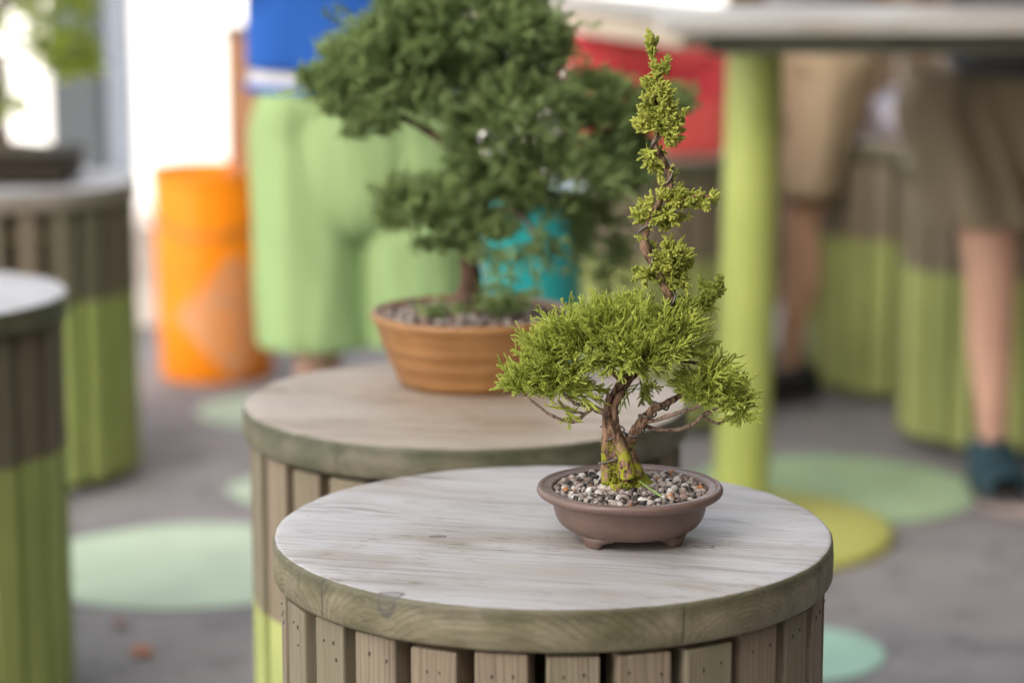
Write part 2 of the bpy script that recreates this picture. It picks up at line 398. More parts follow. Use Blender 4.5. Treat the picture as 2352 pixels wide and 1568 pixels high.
# unseen block with windows, added behind the photographer to shade the near square
b = empty('light_blocker', (0, -20, 0)); tag(b, 'tall pale unseen block added behind the photographer to shade the tables', 'light_blocker')
bm = bmesh.new(); add_box(bm, (16.0, -5, 10.5), (65, 10, 21)); bm_obj('wall', bm, plain('pale_blocker', (.55, .50, .44), .85, .08, 1, .3, 20), b)
gl = plain('blocker_glass', (.05, .06, .07), .12, .1, 1, spec=.8)
for fl in range(5):
    for k in range(-3, 10):
        bm = bmesh.new(); add_box(bm, (k*4.2, .03, 3+fl*3.8), (1.6, .08, 2.0)); bm_obj('blocker_window', bm, gl, b)

b = empty('light_blocker', (4.6, 0, 0)); tag(b, 'dark unseen block added along the right side to cut sky light', 'light_blocker')  # added out of view to block skylight from the right
bm = bmesh.new(); add_box(bm, (5, 1, 4.5), (10, 38, 9)); bm_obj('wall', bm, plain('dark_blocker', (.06, .05, .042), .85, .2, 2, .3, 20), b)
for k in range(-3, 5):
    bm = bmesh.new(); add_box(bm, (-.02, k*4+1, 5.5), (.08, 1.4, 1.6)); bm_obj('blocker_window', bm, gl, b)

# ------------------------------------------------------------------ round slatted tables
TH, TR, TT = .74, .305, .045
def tabletop(seed, mats, parent):
    n = 200; prof = [(0.0, 0.0), (.10, 0), (.2, 0), (.27, 0), (TR-.006, 0), (TR-.0025, -.0008), (TR-.0005, -.003), (TR, -.006), (TR+.0005, -.02), (TR, -TT+.004), (TR-.003, -TT), (.2, -TT), (0.001, -TT)]
    V, Q, mi = [], [], []
    for j, (r, z) in enumerate(prof):
        for i in range(n):
            a = 2*math.pi*i/n; x, y = math.cos(a), math.sin(a)
            d = mnoise.noise(Vector((x*3, y*3, seed)))*.0018 + (mnoise.noise(Vector((x*60, y*60, z*120+seed)))*.0007 if j >= 4 else 0)
            rr = max(r, .0005)+(d if j >= 4 and j < 11 else 0)
            V.append((rr*x, rr*y, z+mnoise.noise(Vector((x*r*9, y*r*9, seed)))*.0008+(mnoise.noise(Vector((x*70, y*70, seed)))*.0006 if 4 <= j < 8 else 0)))
    for j in range(len(prof)-1):
        for i in range(n):
            k = (i+1) % n; Q.append((j*n+k, j*n+i, (j+1)*n+i, (j+1)*n+k)); mi.append(0 if j < 5 else 1)
    return arr_mesh('tabletop', V, Q, mats, parent, True, None, mi)
rs = random.Random(11)
stave_meshes = []
def stave_mesh(k, nails):
    bm = bmesh.new(); wd, dp = rs.uniform(.050, .056), .042
    zt = TH-TT-.003-rs.uniform(0, .004); x0 = 0
    add_box(bm, (0, 0, (zt+.03)/2), (wd, dp, zt-.03), bev=.003)
    if nails:
        for q in range(rs.choice((2, 2, 3, 2, 4))):
            nx = rs.uniform(-.006, .006)+(-.011 if q % 2 else .011); nz = zt-.018-(q//2)*rs.uniform(.008, .018)-rs.uniform(0, .007)
            r = bmesh.ops.create_cone(bm, cap_ends=True, segments=10, radius1=.0016, radius2=.0011, depth=.0014,
                matrix=Matrix.Translation((nx, -dp/2-.0002, nz)) @ Matrix.Rotation(R(90), 4, 'X') @ Matrix.Diagonal((rs.uniform(.7, 1.1), rs.uniform(1, 1.9), 1, 1)))
            for f in set(f for v in r['verts'] for f in v.link_faces): f.material_index = 1
    me = bpy.data.meshes.new('stave'); bm.to_mesh(me); bm.free(); return me
def slatted_table(px_x, y, label, tops, stave, seed, rot=0.0, n=26, nails=False, lean=0.0):
    t = empty('slatted_table', (px_x, y, 0), rot); tag(t, label, 'table', 'round slatted wooden tables')
    o = tabletop(seed, [M[tops[0]], M[tops[1]]], t); o.location = (0, 0, TH); o.rotation_euler = (0, 0, -rot)
    key = (stave, nails)
    pool = [stave_mesh(i, nails) for i in range(26 if nails else 5)]
    for me in pool: me.materials.append(M[stave]); me.materials.append(M['nail'])
    for k in range(n):
        a = 2*math.pi*k/n
        s = bpy.data.objects.new('stave', pool[k % len(pool)]); C.objects.link(s); s.parent = t
        rr = TR-.0085-.021+rs.uniform(-.003, .002)
        s.location = (rr*math.sin(a), -rr*math.cos(a), 0); s.rotation_euler = (0, 0, a+rs.uniform(-.03, .03))
    for z in (TH-TT-.075, .12):
        V, Q = lathe([(.222, z), (.250, z), (.250, z+.02), (.222, z+.02), (.222, z)], 48); arr_mesh('hoop', V, Q, M['hoop'], t, False)
    V, Q = lathe([(.001, TH-TT-.004), (.205, TH-TT-.004), (.205, .05), (.001, .05)], 32); arr_mesh('gap_blocker', V, Q, M['hollow'], t, False)  # added dark core blocks light through the gaps between staves
    return t
slatted_table(.0446, 2.567, 'pale weathered round table carrying the small brown bonsai pot', ('top_main', 'rim_main'), 'stave', 3, R(3.1), 26, True)
slatted_table(-.0636, 3.262, 'tan brown topped round table carrying the large ochre bonsai pot', ('top_tan', 'rim_tan'), 'stave', 8, R(-2))
slatted_table(-1.085, 4.16, 'round table cut by the left edge with empty bluish white top', ('top_pale', 'rim_dark'), 'stave_dark', 5, R(9))
slatted_table(-1.228, 5.9, 'round table under the dark tray bonsai beside the orange bin', ('top_pale', 'rim_brown'), 'stave_dark', 12, R(2), 22)
slatted_table(.395, 6.62, 'far round table behind the large bonsai with red cool box on top', ('top_tan', 'rim_tan'), 'stave', 15, R(5))
slatted_table(1.17, 7.0, 'far round table carrying the white bag between the khaki shorts', ('top_tan', 'rim_dark'), 'stave', 18, R(1))
slatted_table(1.33, 6.32, 'green slatted table behind the bare leg with teal shoe', ('top_tan', 'rim_dark'), 'stave', 21, R(4))

# ------------------------------------------------------------------ shoots and sprays
def shoot(V, Q, A, p, d, L, r, rng, sides=5, rings=5, t0=0.0, t1=1.0, curve=.16):
    d = d.normalized(); a = d.orthogonal().normalized(); b = d.cross(a)
    bend = (a*rng.uniform(-1, 1)+b*rng.uniform(-1, 1))*curve*L
    base = len(V); pts = []
    prof = [.75, 1.0, .88, 1.02, .85, .35] if rings >= 5 else [.85, 1.0, .4]
    m = len(prof)
    for j in range(m):
        s = j/(m-1); q = p+d*(L*s)+bend*s*s; pts.append(q)
        for i in range(sides):
            an = 2*math.pi*(i+.5*(j % 2))/sides
            V.append(q+(a*math.cos(an)+b*math.sin(an))*r*prof[j]); A.append(t0+(t1-t0)*s)
    for j in range(m-1):
        for i in range(sides):
            k = (i+1) % sides; Q.append((base+j*sides+i, base+j*sides+k, base+(j+1)*sides+k, base+(j+1)*sides+i))
    return pts
def spray(rng, L=.03, r=.0011, n1=6, n2=2, sides=5, rings=5, flat=.45, ang=38, l1=.5, tipr=1.0):
    V, Q, A = [], [], []
    ax = shoot(V, Q, A, Vector((0, 0, 0)), Vector((rng.uniform(-.15, .15), rng.uniform(-.15, .15), 1)), L, r, rng, sides, rings, 0, 1)
    for k in range(n1):
        s = .12+.8*(k+rng.uniform(-.3, .3))/n1; s = min(max(s, .05), .95)
        f = s*(len(ax)-1); i = min(int(f), len(ax)-2); p = ax[i].lerp(ax[i+1], f-i)
        an = (math.pi*k)+rng.uniform(-1, 1)*(1-flat)*1.8
        el = R(ang+rng.uniform(-12, 12))
        d = Vector((math.cos(an)*math.sin(el), math.sin(an)*math.sin(el), math.cos(el)))
        l = L*l1*(1-.45*s)*rng.uniform(.75, 1.2)
        sub = shoot(V, Q, A, p, d, l, r*.95*tipr, rng, sides, rings, .25+.4*s, 1)
        for q in range(n2):
            u = rng.uniform(.25, .8); f = u*(len(sub)-1); i = min(int(f), len(sub)-2); pp = sub[i].lerp(sub[i+1], f-i)
            dd = (d+Vector((rng.uniform(-.8, .8), rng.uniform(-.8, .8), rng.uniform(-.1, .6)))).normalized()
            shoot(V, Q, A, pp, dd, l*rng.uniform(.35, .6), r*.9*tipr, rng, sides, rings, .5, 1)
    return np.array([tuple(v) for v in V], dtype=np.float32), np.array(Q, dtype=np.int32), np.array(A, dtype=np.float32)
def scatter(name, templates, places, mat, parent, rng):
    """places: (position, direction, scale); all sprays of one pad become one mesh"""
    VV, QQ, CC = [], [], []; off = 0
    for (p, d, s) in places:
        V, Q, A = templates[rng.randrange(len(templates))]
        d = Vector(d).normalized(); q = d.to_track_quat('Z', 'Y').to_matrix() @ Matrix.Rotation(rng.uniform(0, 6.283), 3, 'Z')
        Rm = np.array(q, dtype=np.float32)
        VV.append((V*s) @ Rm.T + np.array(tuple(p), dtype=np.float32)); QQ.append(Q+off); off += len(V)
        g, h = rng.random(), rng.random()
        c = np.ones((len(V), 4), dtype=np.float32); c[:, 0] = A; c[:, 1] = g; c[:, 2] = h; CC.append(c)
    return arr_mesh(name, np.concatenate(VV), np.concatenate(QQ), mat, parent, True, np.concatenate(CC))
def pad_places(blobs, rng, L, Y0, up=.5, low=-.35, jit=.35, rag=.16, gapf=75, gapt=-.06):
    """blobs: (px, py, depth offset m, rx px, ry px, rdepth m, count[, up])"""
    out = []; k = None
    for bl in blobs:
        px, py, dy, rx, ry, rd, cnt = bl[:7]; upb = bl[7] if len(bl) > 7 else up; lo = bl[8] if len(bl) > 8 else low
        c = at(px, py, Y0+dy); sc = (c.y*math.cos(th)+(CAM_Z-c.z)*math.sin(th))/F
        a = Vector((rx*sc, rd, ry*sc)); m = 0
        while m < cnt:
            u = Vector((rng.gauss(0, 1), rng.gauss(0, 1), rng.gauss(0, 1))).normalized()
            if u.z < lo: continue
            fr = rng.uniform(.4, 1.0)**.5*(1+rag*rng.gauss(0, 1))
            tip = c+Vector((u.x*a.x, u.y*a.y, u.z*a.z))*fr
            if mnoise.noise(tip*gapf) < gapt: m += .5; continue
            nrm = Vector((u.x/a.x, u.y/a.y, u.z/a.z)).normalized()
            d = (nrm*.75+Vector((u.x, u.y, 0))*.45+Vector((0, 0, upb))+Vector((rng.uniform(-1, 1), rng.uniform(-1, 1), rng.uniform(-1, 1)))*jit).normalized()
            s = rng.uniform(.7, 1.2)
            out.append((tip-d*L*s*.8, d, s)); m += 1
    return out

# ------------------------------------------------------------------ small bonsai on the front table
POT = Vector((on(1447, 1238, TH).x, 2.532, TH))
POT.x = (1447-1176)/F*2.60
bon = empty('potted_bonsai', POT); tag(bon, 'small bright green juniper bonsai with wired spiral top in round brown pot', 'bonsai', 'potted bonsai trees')
inv = -POT
YB = POT.y
rng = random.Random(7)
prof = [(.001, .0088), (.045, .0088), (.058, .0098), (.067, .0125), (.0745, .0175), (.0795, .0245), (.082, .033), (.0828, .040), (.0832, .0452), (.0845, .0468),
        (.090, .0472), (.0955, .0480), (.0990, .0500), (.1006, .0530), (.1004, .0560), (.0990, .0582), (.0965, .0592), (.0945, .0590), (.0935, .0580), (.0925, .0574),
        (.0880, .0572), (.0850, .0570), (.0838, .0560), (.0830, .0520), (.0825, .0440), (.001, .0430)]
pp, _r = [], []
V, Q = lathe(prof, 128, .006, 2); Q = [q for q in Q]
pot = arr_mesh('pot', V, Q, M['clay'], bon)
ss = pot.modifiers.new('s', 'SUBSURF'); ss.levels = ss.render_levels = 1
for fa in (-42, 52, 138, -132):
    V, Q = [], []; na = 25; W = .42; rr = .060
    for i in range(na):
        t_ = -1+2*i/(na-1); a = R(fa)+t_*W
        h = .0102*(1/(1+math.exp((abs(t_)-.42)*13)))+.0012*(1-abs(t_))+.0012*math.exp(-((abs(t_)-.68)/.1)**2)
        zt = .0140; zb = .0092+.0008-h-.0008
        wd = .013*(1-.35*abs(t_))
        ring = [(rr+wd*.62, zt+.002), (rr+wd*.55, (zt+zb)/2), (rr+wd*.28, zb+.001), (rr+wd*.12, zb), (rr-wd*.3, zb), (rr-wd*.45, zb+.001), (rr-wd*.5, zt)]
        for (r_, z_) in ring: V.append((r_*math.sin(a), -r_*math.cos(a), max(z_, .0001)))
    m = 7
    for i in range(na-1):
        for j in range(m): Q.append((i*m+j, i*m+(j+1) % m, (i+1)*m+(j+1) % m, (i+1)*m+j))
    o = arr_mesh('foot', V, Q, M['clay'], pot); s2 = o.modifiers.new('s', 'SUBSURF'); s2.levels = s2.render_levels = 1
# soil and gravel
def mound(r, edge, mid, name, mat, parent, cx=0, cy=0):
    V = [(0, 0, mid)]; Fc = []; n = 48; rings = 10
    for j in range(1, rings+1):
        q = j/rings
        for i in range(n):
            a = 2*math.pi*i/n; V.append((q*r*math.cos(a), q*r*math.sin(a), mid+(edge-mid)*q*q+mnoise.noise(Vector((q*9*math.cos(a), q*9*math.sin(a), 1)))*.0015))
    for i in range(n): Fc.append((0, 1+i, 1+(i+1) % n))
    for j in range(rings-1):
        for i in range(n): Fc.append((1+j*n+i, 1+(j+1)*n+i, 1+(j+1)*n+(i+1) % n, 1+j*n+(i+1) % n))
    me = bpy.data.meshes.new(name); me.from_pydata(V, [], Fc); me.update(); return link(name, me, mat, parent)
mound(.0835, .0525, .0570, 'soil', M['soil'], bon)
def ico():
    bm = bmesh.new(); bmesh.ops.create_icosphere(bm, subdivisions=2, radius=1)
    V = np.array([tuple(v.co) for v in bm.verts], dtype=np.float32); Fc = np.array([[v.index for v in f.verts] for f in bm.faces], dtype=np.int32); bm.free(); return V, Fc
IV, IF = ico()
def stone_mat():
    t = NT('gravel_stone'); _, c = t.attr(); co = t.coord()
    n = t.noise(co, 700, 4, .7); cc = t.mix(t.ramp(n, .35, .65), c, t.mix(.45, c, (.02, .018, .016), 'MIX'))
    cc = t.mix(t.ramp(t.noise(co, 350, 2), .4, .7, .0, .35), cc, (.5, .4, .34))
    t.bump(n, .8, .0006); return t.done(cc, .75, .3)
M['stone'] = stone_mat()
def gravel(name, r, zf, parent, rng, count, smin, smax, pal, hole=None):
    VV, QQ, CC = [], [], []; off = 0
    for k in range(count):
        q = math.sqrt(rng.random())*r; a = rng.uniform(0, 6.283); x, y = q*math.cos(a), q*math.sin(a)
        if hole and (x-hole[0])**2+(y-hole[1])**2 < hole[2]**2: continue
        s = smin+(smax-smin)*rng.random()**2.2
        D = np.array([1+.38*mnoise.noise(Vector((float(v[0])*1.3+k*7, float(v[1])*1.3, float(v[2])*1.3))) for v in IV], dtype=np.float32)[:, None]
        q3 = np.array(Matrix.Rotation(rng.uniform(0, 6.28), 3, 'Z') @ Matrix.Rotation(rng.uniform(0, 6.28), 3, 'X'), dtype=np.float32)
        V = (IV*D*np.array([rng.uniform(.8, 1.25), rng.uniform(.75, 1.1), rng.uniform(.6, .95)], dtype=np.float32)*s) @ q3.T
        V += np.array([x, y, zf(q/r)+s*rng.uniform(.1, .75)], dtype=np.float32)
        VV.append(V); QQ.append(IF+off); off += len(V)
        c = rng.choices(pal, [p[3] for p in pal])[0]; j = rng.uniform(.8, 1.2)
        CC.append(np.tile(np.array([min(1, c[0]*j), min(1, c[1]*j), min(1, c[2]*j), 1], dtype=np.float32), (len(V), 1)))
    return arr_mesh(name, np.concatenate(VV), np.concatenate(QQ), M['stone'], parent, False, np.concatenate(CC))
PAL = [(.50, .43, .36, 3), (.56, .51, .45, 3), (.018, .019, .022, 5), (.34, .25, .21, 2.4), (.16, .13, .12, 2.4), (.42, .35, .32, 2.2), (.50, .17, .04, .4), (.72, .70, .66, 2), (.28, .22, .18, 2)]
tag(gravel('gravel', .0805, lambda q: .0565-.0035*q*q, bon, rng, 1250, .0013, .0050, PAL), None, None, None, 'stuff')
# trunk
def lp(px, py, dy=0.0): return at(px, py, YB+dy)-POT
PXM = 2.60/F
def path_px(pts, root=bon):
    return [lp(p[0], p[1], p[3] if len(p) > 3 else 0) for p in pts], [p[2]*PXM for p in pts]
tr = [(1438, 1128, 60), (1436, 1112, 52), (1428, 1085, 41), (1420, 1055, 34), (1412, 1020, 23), (1407, 990, 19), (1401, 965, 14), (1401, 940, 12, -.003), (1410, 912, 13), (1423, 892, 13), (1442, 868, 13, .005), (1470, 830, 16, .015),
      (1505, 770, 14, .012), (1530, 715, 12, .008), (1538, 690, 11), (1530, 660, 10, -.002), (1512, 620, 10), (1492, 590, 10), (1480, 560, 10), (1482, 535, 9.5), (1494, 500, 8.5), (1516, 460, 8), (1538, 425, 8), (1533, 390, 7.5), (1516, 355, 7), (1504, 330, 6), (1512, 300, 5.5), (1518, 270, 5), (1505, 235, 4), (1508, 190, 3.4), (1500, 140, 3), (1494, 95, 2)]
P, Rr = path_px(tr); P, Rr = smooth_path(P, Rr, 8)
Pd, Rd = smooth_path(*path_px(tr), 22)
V, Q = sweep(Pd, Rd, 48, .26, 3, freq=75, ridge=.30)
trunk = tube_obj('trunk', V, Q, M['bark'], bon)
main_path = (P, Rr)
# a second, split strand of wood on the lower trunk
V, Q = [], []
for pts in ([(1446, 1100, 22, -.02), (1432, 1040, 14, -.014), (1416, 985, 9, -.010), (1413, 940, 7.5, -.010), (1419, 915, 7.5, -.010), (1432, 900, 5, -.006)],
            [(1400, 1105, 16, -.008), (1394, 1060, 12, -.008), (1392, 1000, 8, -.006), (1388, 950, 5, -.005)],
            [(1478, 1112, 14, -.005), (1462, 1085, 15, -.008), (1448, 1050, 14, -.004), (1440, 1020, 10, 0)],
            [(1402, 905, 8, -.008), (1395, 930, 7, -.008), (1392, 955, 6, -.008)]):
    a_, b_ = path_px(pts); a_, b_ = smooth_path(a_, b_, 6); sweep(a_, b_, 18, .4, 9, V, Q, 90, 1.0, .25)
tube_obj('bark_strand', V, Q, M['bark'], trunk)
def branch(pts, mat='bark', rough=.3, n=10):
    a_, b_ = path_px(pts); a_, b_ = smooth_path(a_, b_, 6)
    for i_ in range(1, len(a_)-1):
        q_ = a_[i_]*55; a_[i_] = a_[i_]+Vector((mnoise.noise(q_), mnoise.noise(q_+Vector((9, 0, 0))), mnoise.noise(q_+Vector((0, 9, 0)))))*.0022
        b_[i_] = b_[i_]*(1+.25*mnoise.noise(a_[i_]*260))
    V, Q = sweep(a_, b_, n, rough, len(pts), freq=160); tube_obj('branch', V, Q, M[mat], trunk); return a_, b_
rb = branch([(1428, 1030, 16), (1448, 1008, 14), (1466, 985, 12, -.004), (1484, 958, 11, -.006), (1500, 940, 10, -.008), (1524, 930, 9, -.008), (1550, 916, 7, -.006), (1580, 895, 5, 0), (1610, 860, 4, .01)], n=14)
branch([(1478, 968, 7, -.006), (1510, 962, 5.5, -.008), (1550, 950, 5, -.010), (1590, 938, 4, -.01), (1625, 915, 3, -.006), (1660, 880, 2)], 'twig')
branch([(1470, 978, 6, -.004), (1505, 982, 5, .002), (1550, 986, 5, .006), (1590, 975, 4.5, .006), (1617, 955, 4.5, .004), (1650, 935, 3, 0), (1680, 915, 2)], 'twig')
branch([(1615, 957, 3.6, .004), (1636, 968, 3.2, 0), (1655, 972, 3, 0), (1690, 950, 2, 0)], 'twig')
branch([(1398, 950, 9, -.006), (1372, 940, 7.5, -.010), (1348, 930, 6, -.012), (1320, 925, 4, -.014), (1290, 900, 3, -.012), (1270, 870, 2)], 'twig')
branch([(1362, 938, 5.5, -.012), (1345, 952, 4.5, -.016), (1320, 965, 4.2, -.018), (1290, 962, 4, -.016), (1262, 950, 3.6, -.014), (1232, 928, 3, -.012), (1205, 905, 2)], 'twig')
branch([(1345, 952, 3, -.016), (1326, 945, 2.6, -.02), (1300, 940, 2.2, -.02), (1282, 920, 1.6, -.02)], 'twig')
branch([(1430, 880, 10, .004), (1400, 845, 8, .0), (1370, 820, 6, -.01), (1330, 790, 4, -.01), (1290, 770, 3, 0)])
branch([(1450, 860, 9, .004), (1480, 820, 7, -.02), (1500, 790, 5, -.03)])
branch([(1450, 858, 8, .01), (1520, 830, 6, .01), (1580, 830, 4, .01), (1640, 850, 3, 0)])
branch([(1528, 705, 5, .01), (1570, 710, 4, .04), (1610, 690, 3, .05), (1640, 660, 2, .05)])
branch([(1520, 455, 4), (1560, 462, 3.2, -.005), (1600, 448, 2.8, -.008), (1650, 452, 2, -.01)], 'bark_red')
# wire
def coil(pa, ra, i0, i1, turns, ph, wr, V, Q, gap=1.0, noisy=0):
    P2 = pa[i0:i1]; T, N = frames(P2); out = []; m = len(P2); st = 10*int(max(2, turns*2))
    for k in range(st+1):
        f = k/st*(m-1); i = min(int(f), m-2); u = f-i
        p = P2[i].lerp(P2[i+1], u); t_ = T[i].lerp(T[i+1], u).normalized(); n_ = N[i].lerp(N[i+1], u); n_ = (n_-t_*n_.dot(t_)).normalized(); b_ = t_.cross(n_)
        a = ph+2*math.pi*turns*k/st; r = ra[i0+i]*1.12*gap+wr*1.1
        out.append(p+(n_*math.cos(a)+b_*math.sin(a))*r)
    sweep(out, [wr]*len(out), 8, 0, 0, V, Q)
V, Q = [], []
nP = len(main_path[0]); sub = 8
coil(*main_path, 3*sub-2, 5*sub+6, 2.2, 1.0, .0011, V, Q, 1.12)
coil(*main_path, 13*sub, 26*sub+2, 4.6, 2.2, .0013, V, Q, 1.05)
coil(rb[0], rb[1], 4, 34, 3.0, 0.5, .0011, V, Q, 1.0)
tube_obj('wire', V, Q, M['wire'], bon)
# moss on the trunk foot
V2, Q2, C2 = [], [], []; off = 0
mr = random.Random(5)
def trunk_pt(z, a, k=1.0):
    best = min(range(len(P)), key=lambda i: abs(P[i].z-z)); c = P[best]; r = Rr[best]*k
    return c+Vector((math.sin(a)*r, -math.cos(a)*r, 0))
z0 = P[8].z
for k in range(1500):
    z = z0+mr.random()**1.5*.052+.001; 
    side = mr.random()
    a = mr.gauss(R(62), R(22)) if side < .62 else (mr.gauss(R(-70), R(18)) if side < .78 else mr.uniform(-1.2, 1.3))
    if .35 < side-.4 and mnoise.noise(Vector((a*3, z*120, 0))) < .0: continue
    p = trunk_pt(z, a, 1.06)+Vector((.004*max(0, 1-(z-z0)/.03) if a > .3 else 0, 0, 0)); s = mr.uniform(.0006, .0016)
    Vv = IV*np.array([1, 1, 1.5], dtype=np.float32)*s+np.array(tuple(p), dtype=np.float32)
    V2.append(Vv); Q2.append(IF+off); off += len(Vv); yl = mr.random() if a > 0 else .2*mr.random()
    C2.append(np.tile(np.array([mr.random(), mr.random(), yl, 1], dtype=np.float32), (len(Vv), 1)))
M['moss'] = foliage_mat('moss', (.10, .11, .015), (.26, .27, .025), (.42, .45, .05), .8, .2)
tag(arr_mesh('moss', np.concatenate(V2), np.concatenate(Q2), M['moss'], bon, True, np.concatenate(C2)), None, None, None, 'stuff')
# a fallen blade in the pot
a_, b_ = smooth_path([lp(1468, 1108, -.03)+Vector((0, 0, .002)), lp(1490, 1122, -.036)+Vector((0, 0, .001)), lp(1520, 1140, -.045), lp(1533, 1149, -.049), lp(1518, 1150, -.050)], [.0006, .0012, .0013, .001, .0006], 6)
V, Q = sweep(a_, b_, 8, 0, ell=.5); tube_obj('grass_blade', V, Q, plain('fresh_green', (.22, .33, .08), .5), bon)
# foliage
rg = random.Random(21)
T_long = [spray(rg, rg.uniform(.023, .030), .00086, rg.choice((5, 6, 7, 8)), 1, ang=rg.uniform(19, 29), l1=.58, flat=.35) for _ in range(14)]
T_short = [spray(rg, .0185, .00128, 7, 2, ang=38, l1=.5, flat=.35, tipr=1.05) for _ in range(14)]
def pad(name, blobs, T, L, mat='fol', up=.5, low=-.35, jit=.35, seed=1):
    r_ = random.Random(seed); blobs = [b[:6]+(max(2, int(b[6]*(.62 if T is T_short else (.88 if seed == 1 else .66)))),)+b[7:] for b in blobs]; pl = [(p-POT, d, s) for p, d, s in pad_places(blobs, r_, L, YB, up, low, jit, .16, 75, -.06 if seed < 5 else -.45)]
    return scatter(name, T, pl, M[mat], bon, r_)
pad('foliage', [(1440, 775, .0, 170, 95, .06, 470), (1340, 785, -.005, 115, 78, .055, 300), (1525, 790, .0, 90, 85, .05, 260), (1460, 815, -.045, 95, 48, .02, 170),
                (1262, 812, -.005, 70, 56, .04, 190), (1430, 830, -.035, 120, 35, .03, 110, .0, -.9)], T_long, .023, 'fol', .55, -.30, .4, 1)
pad('foliage', [(1208, 880, -.012, 60, 46, .03, 165, .35), (1275, 885, -.018, 74, 52, .03, 200, .4), (1330, 900, -.02, 40, 40, .02, 45, .1, -.8), (1310, 945, -.02, 22, 24, .012, 9, -.5, -1)],
    T_long, .023, 'fol', .4, -.35, .4, 2)
pad('foliage', [(1630, 880, .0, 70, 66, .04, 215, .4), (1672, 915, -.008, 52, 42, .03, 100, .2), (1600, 905, -.01, 50, 35, .02, 60, .1, -.7), (1705, 948, -.006, 30, 22, .02, 26, -.15, -.8)],
    T_long, .023, 'fol', .4, -.4, .4, 3)
pad('foliage', [(1475, 900, .05, 50, 26, .02, 26, -.7, -1), (1370, 905, .04, 25, 30, .02, 9, -.8, -1)], T_long, .023, 'fol', -.6, -1, .4, 4)
pad('foliage', [(1600, 700, .05, 38, 28, .02, 40, .3), (1635, 668, .055, 24, 24, .012, 20, .7), (1570, 690, .03, 25, 25, .02, 12, .5), (1655, 648, .055, 8, 12, .006, 5, 1.2)], T_short, .0165, 'fol', .5, -.6, .3, 5)
pad('foliage', [(1545, 595, .0, 44, 44, .022, 88, .4), (1545, 635, .006, 40, 30, .02, 46, .1, -.8), (1490, 632, -.004, 32, 26, .018, 40, -.1, -.8), (1500, 570, .006, 20, 16, .01, 10, .6)], T_short, .0165, 'fol_top', .4, -.8, .3, 6)
pad('foliage', [(1550, 455, .0, 42, 24, .016, 46, .5), (1600, 462, -.004, 44, 15, .010, 44, .2), (1640, 452, -.008, 18, 7, .005, 9, .2), (1530, 500, .0, 40, 24, .015, 44, -.1, -.8), (1478, 500, .0, 25, 18, .012, 24, .3), (1525, 525, .004, 12, 18, .008, 8, -.3, -1), (1500, 470, .01, 18, 16, .01, 10, .5)], T_short, .0165, 'fol_top', .3, -.8, .3, 7)
pad('foliage', [(1500, 370, .004, 22, 24, .010, 22, -.2, -1), (1518, 395, .004, 14, 16, .008, 8, -.5, -1), (1490, 345, .0, 12, 12, .006, 6, 0)], T_short, .0165, 'fol_top', 0, -1, .3, 8)
pad('foliage', [(1515, 285, .0, 48, 36, .02, 92, .7, -.7), (1540, 310, .0, 22, 30, .014, 28, .2, -1), (1512, 245, .0, 40, 32, .017, 56, 1.2, -.5), (1478, 280, .0, 22, 26, .01, 26, .6, -.7), (1508, 205, .0, 28, 30, .012, 26, 1.8, -.4),
                (1512, 165, .0, 14, 28, .006, 13, 2.5, -.4), (1532, 150, .0, 6, 18, .003, 5, 3, -.2), (1496, 120, .0, 6, 24, .003, 8, 3, -.2), (1494, 92, .0, 3, 10, .002, 3, 4, -.2), (1565, 265, 0, 14, 10, .006, 7, .4)], T_short, .0165, 'fol_top', .8, -.8, .25, 9)

ra = random.Random(77); pl = []
for k in range(64):
    i = ra.randrange(14*8, len(P)-10); u = ra.uniform(0, 6.283); d = Vector((math.cos(u), math.sin(u)*.8, ra.uniform(.2, .9)))
    if mnoise.noise(P[i]*40) > -.05: pl.append((P[i], d, ra.uniform(.35, .7)))
scatter('foliage', T_short, pl, M['fol_top'], bon, ra)

# ------------------------------------------------------------------ large bonsai on the tan table
P2c = Vector((-.0570, 3.385, TH))
b2 = empty('potted_bonsai', P2c); tag(b2, 'large dark green juniper bonsai with broad crown in ridged ochre pot', 'bonsai', 'potted bonsai trees')
def pr2():
    out = [(.001, .0), (.096, 0), (.101, .002)]
    for k in range(1, 40):
        s = k/40; r = .102+.037*s**.9; bump = .0022*(math.exp(-((s-.10)/.05)**2)+math.exp(-((s-.38)/.05)**2)+math.exp(-((s-.64)/.045)**2))
        out.append((r+bump, .002+.088*s))
    out += [(.1415, .0915), (.1435, .094), (.1440, .099), (.1430, .1025), (.140, .104), (.136, .103), (.134, .099), (.132, .088), (.001, .086)]
    return out
V, Q = lathe(pr2(), 96, .008, 5); arr_mesh('pot', V, Q, M['terracotta'], b2)
mound(.133, .093, .104, 'soil', M['soil'], b2)
r2 = random.Random(3)
tag(gravel('gravel', .130, lambda q: .102-.008*q*q, b2, r2, 700, .0022, .0060, [(.5, .42, .37, 3), (.3, .2, .16, 3), (.06, .05, .05, 3), (.62, .55, .5, 1.6), (.2, .14, .11, 3)]), None, None, None, 'stuff')
def lp2(px, py, dy=0): return at(px, py, P2c.y+dy)-P2c
S2 = 3.42/F
def br2(pts, name, n=16, parent=b2, rough=.3):
    a_ = [lp2(p[0], p[1], p[3] if len(p) > 3 else 0) for p in pts]; a_, b_ = smooth_path(a_, [p[2]*S2 for p in pts], 6)
    V, Q = sweep(a_, b_, n, rough, 4, freq=35); return tube_obj(name, V, Q, M['bark2'], parent)
t2 = br2([(1070, 735, 60), (1072, 708, 44), (1080, 675, 28), (1084, 635, 23), (1078, 590, 21), (1085, 550, 19), (1100, 500, 20), (1110, 440, 18), (1090, 380, 17), (1080, 300, 15), (1060, 200, 12), (1050, 100, 9), (1060, 10, 6)], 'trunk')
